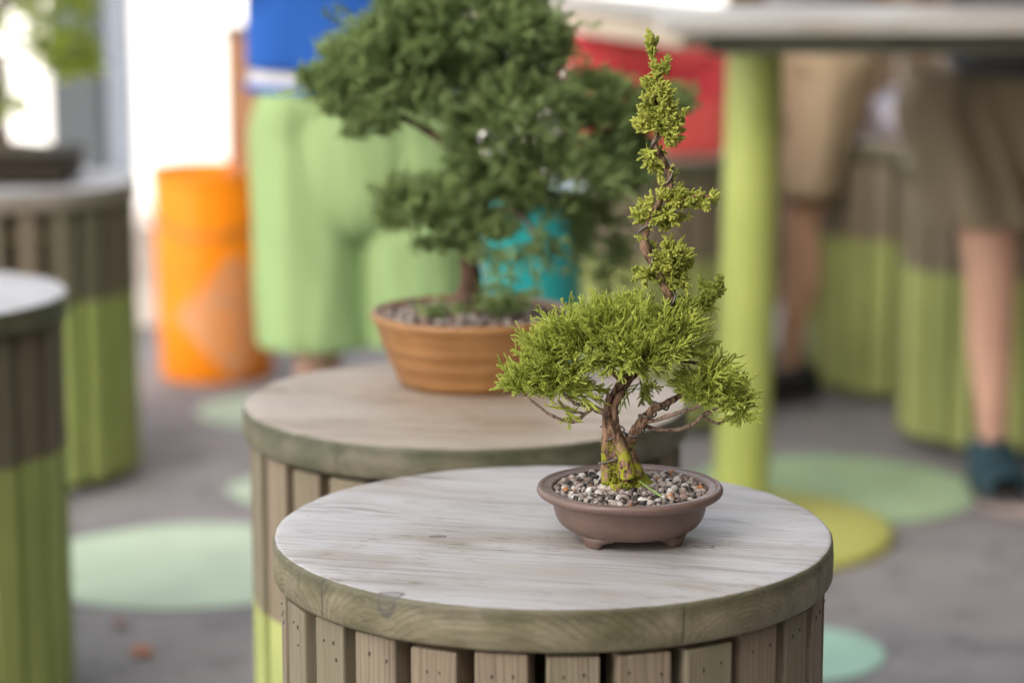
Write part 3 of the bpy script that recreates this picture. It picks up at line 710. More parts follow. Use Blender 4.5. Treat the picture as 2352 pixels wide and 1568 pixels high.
for pts in ([(1085, 560, 12), (1030, 530, 9, -.03), (960, 500, 7, -.04), (900, 480, 4, -.05)], [(1090, 380, 12), (980, 300, 9), (860, 240, 7), (760, 200, 4)],
            [(1100, 420, 12), (1200, 380, 9, .03), (1320, 330, 7, .03), (1450, 280, 4, .02)], [(1080, 300, 10), (1180, 220, 8, -.04), (1300, 180, 5, -.05)],
            [(1100, 500, 9), (1160, 480, 7, -.03), (1220, 520, 5, -.05), (1230, 580, 3, -.06)], [(1060, 200, 9), (960, 120, 7), (860, 90, 4)], [(1070, 150, 8), (1150, 80, 6), (1240, 50, 4)],
            [(1110, 450, 10), (1220, 440, 8, .04), (1330, 460, 5, .05), (1420, 520, 3, .05)]):
    br2(pts, 'branch', 8, t2)
T2 = [spray(rg, rg.uniform(.024, .036), .00125, 6, 2, sides=4, rings=3, ang=36, l1=.5, flat=.2) for _ in range(12)]
def pad2(blobs, seed, up=.4, low=-.6):
    r_ = random.Random(seed); blobs = [b[:6]+(int(b[6]*.80),)+b[7:] for b in blobs]; pl = [(p-P2c, d, s) for p, d, s in pad_places(blobs, r_, .028, P2c.y, up, low, .5, .20, 34, -.22)]
    return scatter('foliage', T2, pl, M['fol2'], b2, r_)
pad2([(900, 120, 0, 130, 85, .09, 420), (960, 60, .02, 110, 80, .08, 260), (1120, 130, .03, 140, 80, .08, 420), (1030, 150, .02, 130, 80, .07, 350), (1250, 120, .02, 75, 70, .07, 220), (1060, 60, .0, 230, 120, .13, 1050), (1000, -30, 0, 150, 80, .12, 420), (1180, 60, 0, 110, 90, .1, 400)], 31)
pad2([(830, 190, .0, 120, 70, .09, 420), (745, 180, .0, 65, 38, .05, 190), (800, 130, 0, 70, 50, .06, 200), (930, 230, -.03, 140, 80, .08, 420), (850, 280, -.01, 60, 50, .05, 140), (790, 240, 0, 60, 32, .05, 100)], 32)
pad2([(1200, 240, -.02, 160, 110, .12, 700), (1110, 330, -.02, 90, 110, .07, 330), (1290, 380, .0, 170, 100, .11, 620), (1400, 260, .03, 110, 70, .07, 380), (1530, 235, .04, 70, 40, .05, 190), (1450, 330, .03, 60, 60, .05, 200), (1180, 420, .0, 90, 60, .06, 240), (1380, 190, .03, 70, 30, .05, 150), (1420, 400, .03, 80, 70, .06, 280), (1250, 470, .02, 100, 50, .06, 180), (1360, 490, .05, 70, 60, .04, 110)], 33)
pad2([(940, 450, -.04, 85, 50, .06, 230), (1030, 470, -.05, 80, 60, .05, 240), (960, 500, -.03, 90, 42, .05, 160), (900, 500, -.04, 40, 40, .03, 60), (1110, 520, -.03, 60, 40, .04, 100), (1080, 420, -.02, 70, 40, .04, 110)], 34)
pad2([(1200, 590, -.08, 60, 50, .03, 26, -.3, -1), (1250, 560, -.06, 55, 50, .03, 45, -.2, -1), (1180, 660, -.10, 60, 40, .02, 30, .4, -1), (1400, 620, .1, 50, 85, .04, 60, -.3, -1), (1150, 700, -.06, 60, 20, .03, 40, .8, -.4), (1150, 520, -.05, 55, 30, .03, 60), (1060, 560, -.05, 60, 30, .03, 60, 0, -1), (1130, 590, -.06, 35, 40, .02, 24, -.3, -1), (1000, 560, -.05, 60, 22, .03, 40, -.1, -1), (1330, 560, .05, 60, 50, .04, 60, -.2, -1), (1020, 712, -.05, 50, 12, .02, 26, .9, -.3), (1420, 560, .08, 40, 60, .03, 40, -.2, -1)], 35)

# ------------------------------------------------------------------ tray bonsai at far left
P3c = Vector((-1.265, 5.86, TH)); b3 = empty('potted_bonsai', P3c); tag(b3, 'leafy bright green bonsai in dark rectangular tray at upper left', 'bonsai', 'potted bonsai trees')
bm = bmesh.new(); add_box(bm, (0, 0, .0385), (.40, .24, .063), bev=.008); add_box(bm, (0, 0, .0735), (.42, .26, .012), bev=.004)
for sx in (-.15, .15):
    for sy in (-.08, .08): add_box(bm, (sx, sy, .005), (.05, .04, .01))
bm_obj('tray', bm, M['tray'], b3)
mo = mound(.12, .076, .098, 'soil', plain('mossy_soil', (.09, .08, .05), .95, .5, 60), b3); mo.scale = (1.55, .9, 1)
a_, b_ = smooth_path([Vector(p) for p in ((.02, 0, .08), (.015, 0, .17), (.03, 0, .25), (.0, 0, .33), (.03, 0, .42), (.06, .02, .52))], [.036, .022, .019, .016, .012, .006], 6)
V, Q = sweep(a_, b_, 12, .3, 5, freq=30); t3 = tube_obj('trunk', V, Q, M['bark2'], b3)
for p1, p2 in (((0, 0, .29), (.20, -.02, .30)), ((.03, 0, .42), (-.2, 0, .47)), ((.02, 0, .38), (.16, .03, .50)), ((.03, 0, .26), (-.14, -.02, .30))):
    a_, b_ = smooth_path([Vector(p1), (Vector(p1)+Vector(p2))*.5+Vector((0, 0, .02)), Vector(p2)], [.009, .007, .003], 5); V, Q = sweep(a_, b_, 8, .2); tube_obj('branch', V, Q, M['bark2'], t3)
def leaf_t(rng, n=9, L=.022):
    V, Q, A = [], [], []
    for k in range(n):
        p = Vector((rng.uniform(-1, 1), rng.uniform(-1, 1), rng.uniform(0, 1.4)))*.016
        d = Vector((rng.uniform(-1, 1), rng.uniform(-1, 1), rng.uniform(-.2, 1))).normalized(); s = d.cross(Vector((rng.uniform(-1, 1), rng.uniform(-1, 1), 1))).normalized()
        up = s.cross(d)*.12*L; b = len(V)
        for u, wd, h in ((0, .02, 0), (.3, .42, 1), (.7, .34, 1), (1, .02, 0)):
            V += [p+d*L*u-s*wd*L*.8+up*h, p+d*L*u+s*wd*L*.8+up*h]; A += [u, u]
        for q in range(3): Q.append((b+2*q, b+2*q+1, b+2*q+3, b+2*q+2))
    return np.array([tuple(v) for v in V], dtype=np.float32), np.array(Q, dtype=np.int32), np.array(A, dtype=np.float32)
T3 = [leaf_t(rg, 8, .020) for _ in range(8)]
r3 = random.Random(9)
bl3 = [(.19, -.02, .31, .07, .06, .05, 110), (.17, 0, .42, .10, .08, .06, 190), (.21, .02, .27, .045, .04, .02, 40), (-.1, 0, .44, .13, .1, .06, 120), (.05, 0, .54, .2, .13, .06, 240), (.0, -.02, .34, .07, .05, .04, 26), (-.12, 0, .33, .07, .05, .04, 30), (.03, -.03, .18, .06, .04, .035, 60), (-.02, -.03, .28, .07, .05, .05, 60), (.06, -.03, .40, .05, .05, .05, 30)]
pl = []
for x, y, z, ax, ay, az, cnt in bl3:
    for _ in range(int(cnt*.42)):
        u = Vector((r3.gauss(0, 1), r3.gauss(0, 1), r3.gauss(0, 1))).normalized()*r3.uniform(.4, 1.05)
        pl.append((Vector((x+u.x*ax, y+u.y*ay, z+u.z*az)), Vector((u.x, u.y, u.z+.6)), r3.uniform(.7, 1.3)))
scatter('foliage', T3, pl, M['leaf3'], b3, r3)

# ------------------------------------------------------------------ orange bin, white bucket, teal bin, post
OR = Vector((at(501, 880, 7.18).x, 7.18, 0)); ob = empty('orange_bin', OR); ob.scale = (1.13, 1.13, 1.02); tag(ob, 'tall orange plastic bin with pale diamond mark standing behind the tables', 'bin')
M['orange'] = plain('orange_plastic', (.95, .27, .002), .4, .05, 4, .05, 30, .5)
V, Q = lathe([(.001, .004), (.144, .004), (.150, .01), (.155, .2), (.161, .48), (.162, .52), (.1625, .54), (.163, .56), (.1635, .58), (.1645, .60), (.168, .604), (.168, .618), (.163, .618), (.160, .60), (.145, .05), (.001, .05)], 64)
arr_mesh('body', V, Q, M['orange'], ob)
V, Q = [], []                                        # the diamond printed on the curved side
for i in range(13):
    for j in range(13):
        a_ = (i/12-.5); c_ = (j/12-.5); u = (a_+c_)*.165; v = (a_-c_)*.185
        z = .20+v; r_ = .1565+(z-.2)*.022+.0012; an = u/r_+R(24); V.append((r_*math.sin(an), -r_*math.cos(an), z))
for i in range(12):
    for j in range(12): Q.append((i*13+j, (i+1)*13+j, (i+1)*13+j+1, i*13+j+1))
tmk = NT('faded_print'); cc = tmk.coord(); tmk.done(tmk.mix(tmk.math('MULTIPLY', tmk.ramp(tmk.noise(cc, 30, 4, .7), .42, .60), .75), (.62, .30, .15), (.85, .26, .02)), .5)
arr_mesh('diamond_mark', V, Q, tmk.m, ob)
a_, b_ = smooth_path([Vector((.170*math.cos(t_), .172*math.sin(t_)*.15-.03, .535-.17*math.sin(t_)*.0-.10*math.sin(t_))) for t_ in [math.pi*k/8 for k in range(9)]], [.003]*9, 4)
V, Q = sweep([Vector((p.x, p.y-.16*math.sin(math.acos(max(-1, min(1, p.x/.172)))), p.z)) for p in a_], b_, 8); tube_obj('handle', V, Q, M['wire'], ob)

WB = on(352, 735); wb = empty('bucket', WB); tag(wb, 'white plastic bucket between the far left table and orange bin', 'bucket')
V, Q = lathe([(.001, .003), (.125, .003), (.13, .01), (.148, .34), (.156, .342), (.156, .36), (.148, .362), (.144, .34), (.126, .02), (.001, .02)], 48); arr_mesh('body', V, Q, plain('white_plastic', (.80, .74, .68), .4, .04), wb)
a_, b_ = smooth_path([Vector((-.152, 0, .33)), Vector((-.12, -.1, .24)), Vector((0, -.155, .19)), Vector((.12, -.1, .24)), Vector((.152, 0, .33))], [.0025]*5, 6); V, Q = sweep(a_, b_, 6); tube_obj('handle', V, Q, M['wire'], wb)

TB = Vector((at(1222, 700, 5.0).x, 5.0, 0)); tb = empty('teal_bin', TB); tag(tb, 'turquoise bin seen through the foliage of the large bonsai', 'bin')
hz_ = at(1222, 438, 5.0).z
V, Q = lathe([(.001, .004), (.085, .004), (.092, .012), (.100, hz_*.6), (.108, hz_-.03), (.112, hz_-.025), (.114, hz_), (.108, hz_), (.10, hz_-.05), (.085, .03), (.001, .03)], 56); arr_mesh('body', V, Q, plain('turquoise_plastic', (.02, .32, .31), .35, .05), tb)
V, Q = lathe([(.106, hz_-.004), (.118, hz_-.004), (.121, hz_+.004), (.116, hz_+.010), (.05, hz_+.022), (.001, hz_+.026)], 56); arr_mesh('lid', V, Q, plain('pale_blue_lid', (.45, .62, .68), .4, .05), tb)

wp = empty('wooden_post', (at(565, 300, 7.3).x, 7.3, 0)); tag(wp, 'square brown wooden post behind the orange bin', 'post')
bm = bmesh.new(); zt = at(565, 78, 7.3).z; add_box(bm, (0, 0, zt/2), (.105, .105, zt), bev=.006); bm_obj('shaft', bm, plain('brown_timber', (.36, .19, .10), .75, .15, 6, .4, 60), wp)
bm = bmesh.new(); add_box(bm, (0, 0, zt+.012), (.118, .118, .024), bev=.006); bm_obj('cap', bm, plain('dark_timber', (.16, .11, .07), .75, .15, 6), wp)

# grey column and pale post behind the tray bonsai
gc = empty('concrete_column', (at(192, 300, 9.0).x, 9.0, 0)); tag(gc, 'blue grey concrete column behind the tray bonsai', 'column')
bm = bmesh.new(); add_box(bm, (0, 0, 1.6), (.20, .30, 3.2), bev=.02); bm_obj('shaft', bm, plain('grey_concrete', (.13, .145, .155), .8, .12, 2, .3, 30), gc)
bm = bmesh.new(); add_box(bm, (0, 0, .06), (.34, .44, .12), bev=.01); bm_obj('plinth', bm, plain('plinth_concrete', (.25, .27, .28), .8), gc)
gp = empty('galvanised_post', (at(283, 300, 8.7).x, 8.7, 0)); tag(gp, 'pale steel post beside the concrete column', 'post')
V, Q = lathe([(.001, 0), (.09, 0), (.09, .012), (.045, .014), (.045, 2.6), (.001, 2.62)], 32); arr_mesh('shaft', V, Q, plain('galvanised_steel', (.27, .30, .35), .5, .1, 6, metal=.1), gp)

# ------------------------------------------------------------------ bar table on a lime pole
bt = empty('bar_table', (.515, 5.31, 0)); tag(bt, 'tall bar table with grey plank top on a thick lime green pole', 'table')
V, Q = lathe([(.001, .030), (.20, .030), (.325, .028), (.343, .022), (.347, .012), (.347, .0), (.001, .0)][::-1], 96); arr_mesh('base', V, Q, M['lime_base'], bt)
V, Q = lathe([(.062, .03), (.0615, 1.11)], 64); pl_ = arr_mesh('pole', V, Q, M['lime'], bt); pl_.rotation_euler = (0, R(.9), 0)
V, Q = lathe([(.062, .045), (.085, .04), (.10, .03)], 48); arr_mesh('flange', V, Q, M['lime_base'], bt)
zt = 1.172
M['plank'] = wood_top('grey_plank', (.42, .40, .37), (.22, .20, .17), (.28, .25, .18), 2.2, R(0), amt=.9)
for k in range(5):
    bm = bmesh.new(); add_box(bm, (.72, 0, 0), (1.76, .136, .030), bev=.004)
    o = bm_obj('plank', bm, M['plank'], bt); o.location = (-.04, -.25+k*.141, zt-.015)
bm = bmesh.new()
for y in (-.245, .30): add_box(bm, (.70, y, zt-.051), (1.62, .05, .042), bev=.003)
for x in (-.07, .75, 1.45): add_box(bm, (x, .028, zt-.051), (.05, .49, .040), bev=.003)
bm_obj('apron', bm, plain('green_grey_timber', (.10, .105, .075), .85, .25, 6), bt)
V, Q = lathe([(.0615, .03), (.0615, 1.11)], 40); o = arr_mesh('pole', V, Q, M['lime'], bt); o.location = (1.40, 0, 0)
V, Q = lathe([(.001, .030), (.20, .030), (.325, .028), (.343, .022), (.347, .012), (.347, .0), (.001, .0)][::-1], 64); o = arr_mesh('base', V, Q, M['lime_base'], bt); o.location = (1.40, 0, 0)

# ------------------------------------------------------------------ red cool box, white bag, cream bench, timber wall
rbx = empty('cool_box', (at(1475, 300, 6.62).x, 6.60, TH)); tag(rbx, 'red cool box standing on the far table below the cream counter', 'cool box')
M['red'] = plain('red_plastic', (.90, .13, .12), .4, .1, 5, .1, 30, .5); M['red2'] = plain('deep_red_plastic', (.78, .07, .09), .45, .1, 5, .1, 30)
bm = bmesh.new(); add_box(bm, (0, 0, .143), (.43, .26, .286), bev=.02); bm_obj('body', bm, M['red'], rbx, True)
bm = bmesh.new(); add_box(bm, (0, 0, .306), (.45, .28, .040), bev=.012); bm_obj('lid', bm, M['red2'], rbx, True)
bm = bmesh.new(); add_box(bm, (0.02, -.131, .20), (.36, .006, .10), bev=.002); bm_obj('panel', bm, M['red2'], rbx)
a_, b_ = smooth_path([Vector((-.20, -.14, .30)), Vector((-.12, -.16, .25)), Vector((.0, -.165, .235)), Vector((.12, -.16, .25)), Vector((.20, -.14, .30))], [.007]*5, 5); V, Q = sweep(a_, b_, 8); tube_obj('handle', V, Q, M['red2'], rbx)

wbg = empty('paper_bag', (at(2046, 300, 6.95).x, 6.95, TH)); tag(wbg, 'white crumpled bag lying on the far table between two pairs of shorts', 'bag')
V = []; 
for v in IV:
    q = Vector((float(v[0]), float(v[1]), float(v[2]))); k = 1+.22*mnoise.noise(q*2.2+Vector((4, 0, 0))); V.append((q.x*.088*k, q.y*.08*k, max(0, .062+q.z*.068*k)+.001))
o = arr_mesh('sack', V, IF, M['cloth_bag'], wbg); s_ = o.modifiers.new('s', 'SUBSURF'); s_.levels = s_.render_levels = 1
V, Q = lathe([(.018, .120), (.026, .126), (.022, .134), (.026, .140)], 16, .2, 3); arr_mesh('neck', V, Q, M['cloth_bag'], wbg)

A_ = at(1562, 60, 5.74); B_ = at(1215, 60, 6.75); dv = Vector((B_.x-A_.x, B_.y-A_.y, 0)); an = math.atan2(dv.y, dv.x)
cb = empty('bar_table', (A_.x, 5.74, 0), an); tag(cb, 'cream edged narrow counter above the red cool box', 'table')
M['cream'] = plain('cream_timber', (.60, .50, .38), .7, .08, 3, .2, 30)
zb_ = at(1562, 112, 5.74).z
bm = bmesh.new(); add_box(bm, (1.1, -.09, zb_+.028), (2.2, .17, .056), bev=.003); bm_obj('fascia', bm, M['cream'], cb)
bm = bmesh.new(); add_box(bm, (1.1, -.09, zb_+.073), (2.24, .20, .030), bev=.003); bm_obj('tabletop', bm, M['plank'], cb)
for x in (1.32, 2.05):
    V, Q = lathe([(.03, .02), (.03, zb_)], 24); o = arr_mesh('pole', V, Q, M['lime'], cb); o.location = (x, -.09, 0)
    V, Q = lathe([(.03, .03), (.13, .025), (.14, .0), (.001, .0)][::-1], 32); o = arr_mesh('base', V, Q, M['lime_base'], cb); o.location = (x, -.09, 0)

tw = empty('timber_wall', (2.5, 8.5, 0)); tag(tw, 'dark brown timber wall behind the people on the right', 'wall')
bm = bmesh.new()
for k in range(24): add_box(bm, (-1.65+k*.145, 0, .62+.002*(k % 3)), (.138, .04, 1.24), bev=.004)
M['dkwood'] = plain('dark_brown_timber', (.09, .06, .035), .8, .35, 3, .5, 40)
bm_obj('board_panel', bm, M['dkwood'], tw)
bm = bmesh.new(); add_box(bm, (.02, 0, 1.27), (3.6, .12, .05), bev=.005); bm_obj('cap_rail', bm, plain('rail_timber', (.10, .075, .05), .8, .2, 4), tw)
for k in range(4):
    bm = bmesh.new(); add_box(bm, (-1.7+k*1.15, .075, .62), (.10, .10, 1.24), bev=.005); bm_obj('post', bm, M['dkwood'], tw)

def leafobj(px, py, col, lab, s=.03):
    p = on(px, py, .006); t_ = []; bm = bmesh.new()
    pts = []
    for i in range(16):
        a = 2*math.pi*i/16; r = s*(.55+.45*abs(math.cos(a*2.5))); pts.append((p.x+r*math.cos(a), p.y+r*1.3*math.sin(a), .008+.006*abs(math.sin(a*2))))
    c = bm.verts.new((p.x, p.y, .006)); vs = [bm.verts.new(q) for q in pts]
    for i in range(16): bm.faces.new((c, vs[i], vs[(i+1) % 16]))
    o = bm_obj('fallen_leaf', bm, plain('leaf_'+lab.split()[0], col, .7, .2, 40)); o.modifiers.new('t', 'SOLIDIFY').thickness = .001
    tag(o, lab, 'leaf', 'fallen leaves on the asphalt')
leafobj(325, 1497, (.62, .22, .09), 'orange fallen leaf on asphalt below the large mint circle', .024)
leafobj(272, 1432, (.40, .16, .15), 'dull red fallen leaf on asphalt just under the mint circle edge', .016)

# ------------------------------------------------------------------ people
def skin_obj(name, chains, mat, parent, levels=2):
    verts, edges, rads, ids = [], [], [], {}
    for ch in chains:
        prev = None
        for (key, co, r) in ch:
            if key in ids: i = ids[key]
            else:
                i = len(verts); verts.append(tuple(co)); rads.append(r); ids[key] = i
            if prev is not None: edges.append((prev, i))
            prev = i
    me = bpy.data.meshes.new(name); me.from_pydata(verts, edges, []); me.update()
    o = bpy.data.objects.new(name, me); C.objects.link(o); o.parent = parent; me.materials.append(mat)
    sm = o.modifiers.new('skin', 'SKIN'); sm.use_smooth_shade = True; sm.branch_smoothing = .6
    for i, r in enumerate(rads):
        rx, ry = (r if isinstance(r, tuple) else (r, r)); me.skin_vertices[0].data[i].radius = (rx, ry)
    me.skin_vertices[0].data[0].use_root = True
    s = o.modifiers.new('sub', 'SUBSURF'); s.levels = s.render_levels = levels
    return o
def loft(name, rings, mat, parent, n=28, thick=.006, fold=.0, seed=0, folds=0.0):
    """rings: (centre, rx, ry)"""
    V, Q = [], []
    for j, (c, rx, ry) in enumerate(rings):
        for i in range(n):
            a = 2*math.pi*i/n; k = 1+fold*mnoise.noise(Vector((math.cos(a)*2.2, math.sin(a)*2.2, c[2]*4+seed)))
            if folds: k += folds*mnoise.noise(Vector((math.cos(a)*4.5, math.sin(a)*4.5, c[2]*2.2+seed)))+folds*.5*mnoise.noise(Vector((math.cos(a)*3+c[2]*9, math.sin(a)*3, c[2]*11+seed)))
            V.append((c[0]+rx*k*math.cos(a), c[1]+ry*k*math.sin(a), c[2]))
    for j in range(len(rings)-1):
        for i in range(n):
            k = (i+1) % n; Q.append((j*n+i, j*n+k, (j+1)*n+k, (j+1)*n+i))
    o = arr_mesh(name, V, Q, mat, parent); s = o.modifiers.new('t', 'SOLIDIFY'); s.thickness = thick; s.offset = -1
    u = o.modifiers.new('s', 'SUBSURF'); u.levels = u.render_levels = 1; return o
def leg_rings(hip, hem, rtop, rbot, sy=1.0, n=9):
    out = []
    for k in range(n):
        s = k/(n-1); c = Vector(hip).lerp(Vector(hem), s); r = rtop+(rbot-rtop)*s; out.append((c, r, r*sy))
    return out
def make_person(loc, label, skin, shirt, shorts, footL, footR, hemz, hw, shoecol, hair, bend=(0, 0, 0), armpose=0, sw=.14, kneeL=None, kneeR=None, legr=1.0, tee=None, sk=1.0, shoek=1.0, crotch=.76, fo=(.12, .075)):
    root = empty('person', loc); tag(root, label, 'person')
    H = .93; hipL, hipR = Vector((-.10, 0, H)), Vector((.10, 0, H))
    fL, fR = Vector(footL), Vector(footR)
    kL = Vector(kneeL) if kneeL else (hipL+fL)*.5+Vector((0, -.03, .03)); kR = Vector(kneeR) if kneeR else (hipR+fR)*.5+Vector((0, -.03, .03))
    ch = []; B = Vector(bend)
    ch.append([('pel', (0, 0, .98), (.14, .10)), ('waist', Vector((0, 0, 1.12))+B*.3, (.125, .09)), ('chest', Vector((0, 0, 1.32))+B*.7, (.155, .105)), ('should', Vector((0, 0, 1.45))+B, (.12, .08)), ('neck', Vector((0, -.01, 1.54))+B*1.1, .055),
               ('skull0', Vector((0, -.02, 1.62))+B*1.2, (.066, .078)), ('skull1', Vector((0, -.015, 1.69))+B*1.25, (.075, .09)), ('skull2', Vector((0, -.01, 1.76))+B*1.3, (.05, .06))])
    for s, hip, k, f, nm in ((-1, hipL, kL, fL, 'L'), (1, hipR, kR, fR, 'R')):
        ank = f+Vector((0, 0, .09)); calf = k.lerp(ank, .32)+Vector((0, .025, 0))
        ch.append([('pel', None, 0), (nm+'hip', hip, .088*legr), (nm+'th', hip.lerp(k, .5), .078*legr), (nm+'knee', k, .056*legr), (nm+'calf', calf, .057*legr), (nm+'shin', k.lerp(ank, .7), .040*legr), (nm+'ank', ank, .034), (nm+'toe', f+Vector((0, -.10, .045)), (.035, .026))])
        sh = Vector((s*.19, 0, 1.43))+B; el = sh+Vector((s*.07, -.06, -.20)); wr = el+(Vector((s*.0, -.10, -.23)) if not armpose else Vector((-s*.10, -.16, .17))); pm = wr+(wr-el).normalized()*.05
        ch.append([('should', None, 0), (nm+'sh', sh, .055), (nm+'el', el, .042), (nm+'wr', wr, .027), (nm+'pm', pm, (.038, .018)), (nm+'kn', pm+(wr-el).normalized()*.035, (.034, .014))])
        dr = (wr-el).normalized(); sd = Vector((1, 0, 0)) if abs(dr.x) < .8 else Vector((0, 1, 0)); sd = (sd-dr*sd.dot(dr)).normalized(); cu = dr.cross(sd)*.02*s
        for q in range(4):
            b0 = pm+dr*.035+sd*(q-1.5)*.017; L = (.062, .075, .07, .052)[q]
            ch.append([(nm+'kn', None, 0), (nm+'f%d' % q, b0+dr*.015, .009), (nm+'g%d' % q, b0+dr*(.015+L*.5)+cu*.3, .0082), (nm+'h%d' % q, b0+dr*(.01+L*.9)+cu, .007)])
        ch.append([(nm+'pm', None, 0), (nm+'t0', pm+sd*.040-dr*.01, .011), (nm+'t1', pm+sd*.055+dr*.022, .009), (nm+'t2', pm+sd*.058+dr*.045, .0075)])
    full = []; pos = {}
    for c in ch:
        for (k_, co, r) in c:
            if co is not None and k_ not in pos: pos[k_] = (co, r)
    for c in ch: full.append([(k_, pos[k_][0], pos[k_][1]) for (k_, co, r) in c])
    body = skin_obj('body', full, skin, root)
    hc = Vector((0, -.01, 1.70))+B*1.25
    V = [(hc.x+float(v[0])*.086, hc.y+float(v[1])*.103+.012, hc.z+.025+float(v[2])*.095) for v in IV if True]
    keep = [f for f in IF.tolist() if sum(IV[i][2] for i in f)/3 > -.15 or sum(IV[i][1] for i in f)/3 > .35]
    arr_mesh('hair', V, keep, hair, root)
    V2, Q2 = [], []
    fm = bmesh.new()
    for sx in (-.028, .028): bmesh.ops.create_uvsphere(fm, u_segments=10, v_segments=8, radius=.011, matrix=Matrix.Translation(hc+Vector((sx, -.088, -.015))))
    bm_obj('eyes', fm, plain('eye', (.7, .68, .65), .2), root, True)
    fm = bmesh.new(); bmesh.ops.create_cone(fm, segments=8, radius1=.015, radius2=.006, depth=.045, cap_ends=True, matrix=Matrix.Translation(hc+Vector((0, -.102, -.035))) @ Matrix.Rotation(R(-18), 4, 'X'))
    bm_obj('nose', fm, skin, root, True)
    # shorts: seat plus two legs, one garment
    V, Q = [], []
    o1 = loft('shorts', [((0, 0, 1.05), .155, .115), ((0, 0, 1.0), hw+.05, .125), ((0, 0, .94), hw+.06, .13), ((0, 0, .86), hw+.06, .13), ((0, 0, crotch+.04), hw+.055, .125), ((0, 0, crotch), hw+.02, .08)], shorts, root, 32, .006, .10)
    for s, hip, k, f in ((-1, hipL, kL, fL), (1, hipR, kR, fR)):
        hp = Vector((s*hw*1.08, 0, .92)); 
        tz = (hip.z-hemz)/(hip.z-k.z); hem = hip.lerp(k, tz) if tz <= 1 else k.lerp(f+Vector((0, 0, .09)), (k.z-hemz)/(k.z-f.z-.09)); hem.z = hemz
        rr_ = [(Vector((s*hw*.92, 0, 1.012)), hw*.93, .115), (Vector((s*hw*.98, 0, .97)), hw*.99, .125)]+leg_rings(hp, hem, hw*1.02, sw, .92, 14)
        loft('shorts_leg', rr_, shorts, root, 56, .006, fo[0], s*3, folds=fo[1])
    # shirt
    loft('shirt', [(Vector((0, 0, 1.0 if not tee else 1.045))+B*.1, .178*sk, .145), (Vector((0, 0, 1.12))+B*.3, .182*sk, .14), (Vector((0, 0, 1.3))+B*.7, .188*(1+sk)/2, .14), (Vector((0, 0, 1.42))+B*.95, .19, .12), (Vector((0, 0, 1.48))+B, .12, .085), (Vector((0, 0, 1.51))+B, .07, .065)], shirt, root, 32, .005, .12, 4)
    if tee: loft('hem_band', [(Vector((0, 0, 1.0)), .183*sk, .143), (Vector((0, 0, 1.022)), .184*sk, .144)], shirt, root, 32, .004, .1, 4)
    if tee: loft('undershirt', [(Vector((0, 0, 1.0)), .178*sk, .138), (Vector((0, 0, 1.10)), .176*sk, .13)], tee, root, 32, .004, .1, 4)
    for s in (-1, 1):
        sh = Vector((s*.17, 0, 1.44))+B; el = Vector((s*.242, -.03, 1.27))+B
        loft('sleeve', leg_rings(sh, el, .07, .068, .95, 6), shirt, root, 20, .005, .1, s)
    for f in (fL, fR):
        V, Q = [], []
        prof = [(-.20, .030, .050), (-.17, .046, .055), (-.10, .052, .070), (-.04, .047, .090), (.02, .043, .105), (.06, .038, .100), (.085, .022, .075)]
        n = 16
        for (y, wd, hh) in prof:
            for i in range(n):
                a = 2*math.pi*i/n; V.append((f.x+wd*shoek*math.cos(a), f.y+y, .012+max(0, (hh/2)*(.5+.5*shoek)*(1+math.sin(a)))))
        for j in range(len(prof)-1):
            for i in range(n): k = (i+1) % n; Q.append((j*n+i, j*n+k, (j+1)*n+k, (j+1)*n+i))
        Q.append(tuple(range(4))); V += []
        sh_ = arr_mesh('shoe', V, Q[:-1], shoecol, root); sh_.modifiers.new('t', 'SOLIDIFY').thickness = .004
        bm = bmesh.new()
        vs = [bm.verts.new((f.x+x*shoek, f.y+y, .002)) for x, y in ((-.03, .08), (.03, .08), (.045, .0), (.05, -.1), (.045, -.17), (.02, -.205), (-.02, -.205), (-.045, -.17), (-.05, -.1), (-.045, 0))]
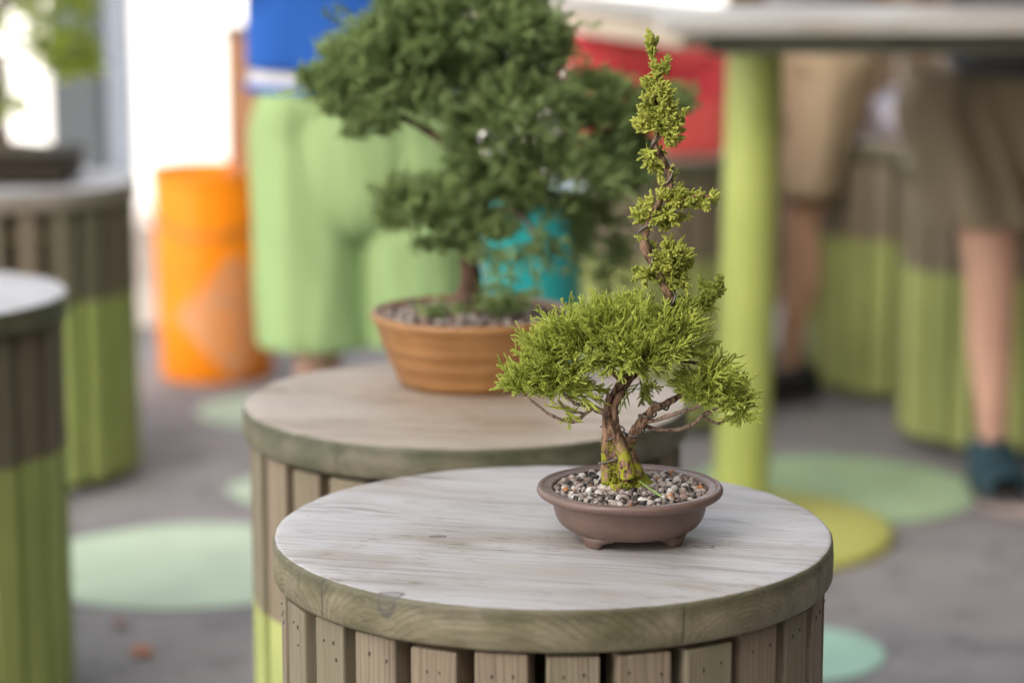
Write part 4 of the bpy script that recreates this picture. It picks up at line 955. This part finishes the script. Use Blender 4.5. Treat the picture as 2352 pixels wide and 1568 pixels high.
        fc = bm.faces.new(vs); g = bmesh.ops.extrude_face_region(bm, geom=[fc]); bmesh.ops.translate(bm, verts=[v for v in g['geom'] if isinstance(v, bmesh.types.BMVert)], vec=(0, 0, .026)); bmesh.ops.recalc_face_normals(bm, faces=bm.faces)
        bm_obj('sole', bm, M['sole'], sh_)
    return root
M['sole'] = plain('shoe_sole', (.06, .055, .055), .7)
skin_a = plain('fair_skin', (.60, .35, .26), .55, .06, 8); skin_b = plain('tanned_skin', (.58, .33, .22), .55, .06, 8)
hair_m = plain('dark_hair', (.05, .035, .025), .6, .3, 60)
blue = fabric_mat('blue_fabric', (.025, .115, .44)); mintf = fabric_mat('light_green_fabric', (.33, .46, .20), .8)
khaki = fabric_mat('khaki_fabric', (.40, .30, .19), .6); olive = fabric_mat('olive_fabric', (.235, .19, .13), .6)
p1 = make_person((at(822, 500, 5.35).x, 5.35, 0), 'person in blue shirt and long light green shorts behind the large bonsai', skin_a, blue, mintf, (-.090, 0, 0), (.145, .05, 0), at(720, 786, 5.35).z, .112, plain('grey_shoe', (.2, .2, .22), .6), hair_m, (-.02, -.05, 0), 1, .130, crotch=.68, fo=(.05, .055), sk=1.34, tee=plain('white_cotton', (.7, .68, .66), .8))
p2 = make_person((at(1886, 500, 6.9).x, 6.9, 0), 'person in khaki shorts standing just right of the lime pole', skin_b, plain('grey_shirt', (.25, .25, .27), .8), khaki, (-.32, .10, 0), (.12, -.095, 0), at(1850, 440, 6.8).z, .085, plain('black_shoe', (.012, .012, .012), .5), hair_m, (0, -.06, 0), 1, .105, kneeL=(-.22, .09, .50), kneeR=(.11, -.075, .50)); p2.rotation_euler = (0, 0, R(-90))
p3 = make_person((at(2335, 500, 5.80).x, 5.80, 0), 'person in loose khaki shorts and teal shoe at the right edge', skin_a, plain('dark_shirt', (.07, .07, .08), .8), olive, (-.045, -.03, 0), (.28, .12, 0), at(2200, 506, 5.8).z, .142, plain('teal_shoe', (.012, .045, .06), .6, .3, 20), hair_m, (0, -.05, 0), 1, .135, kneeL=(-.065, -.05, .50), legr=1.12, shoek=1.32)
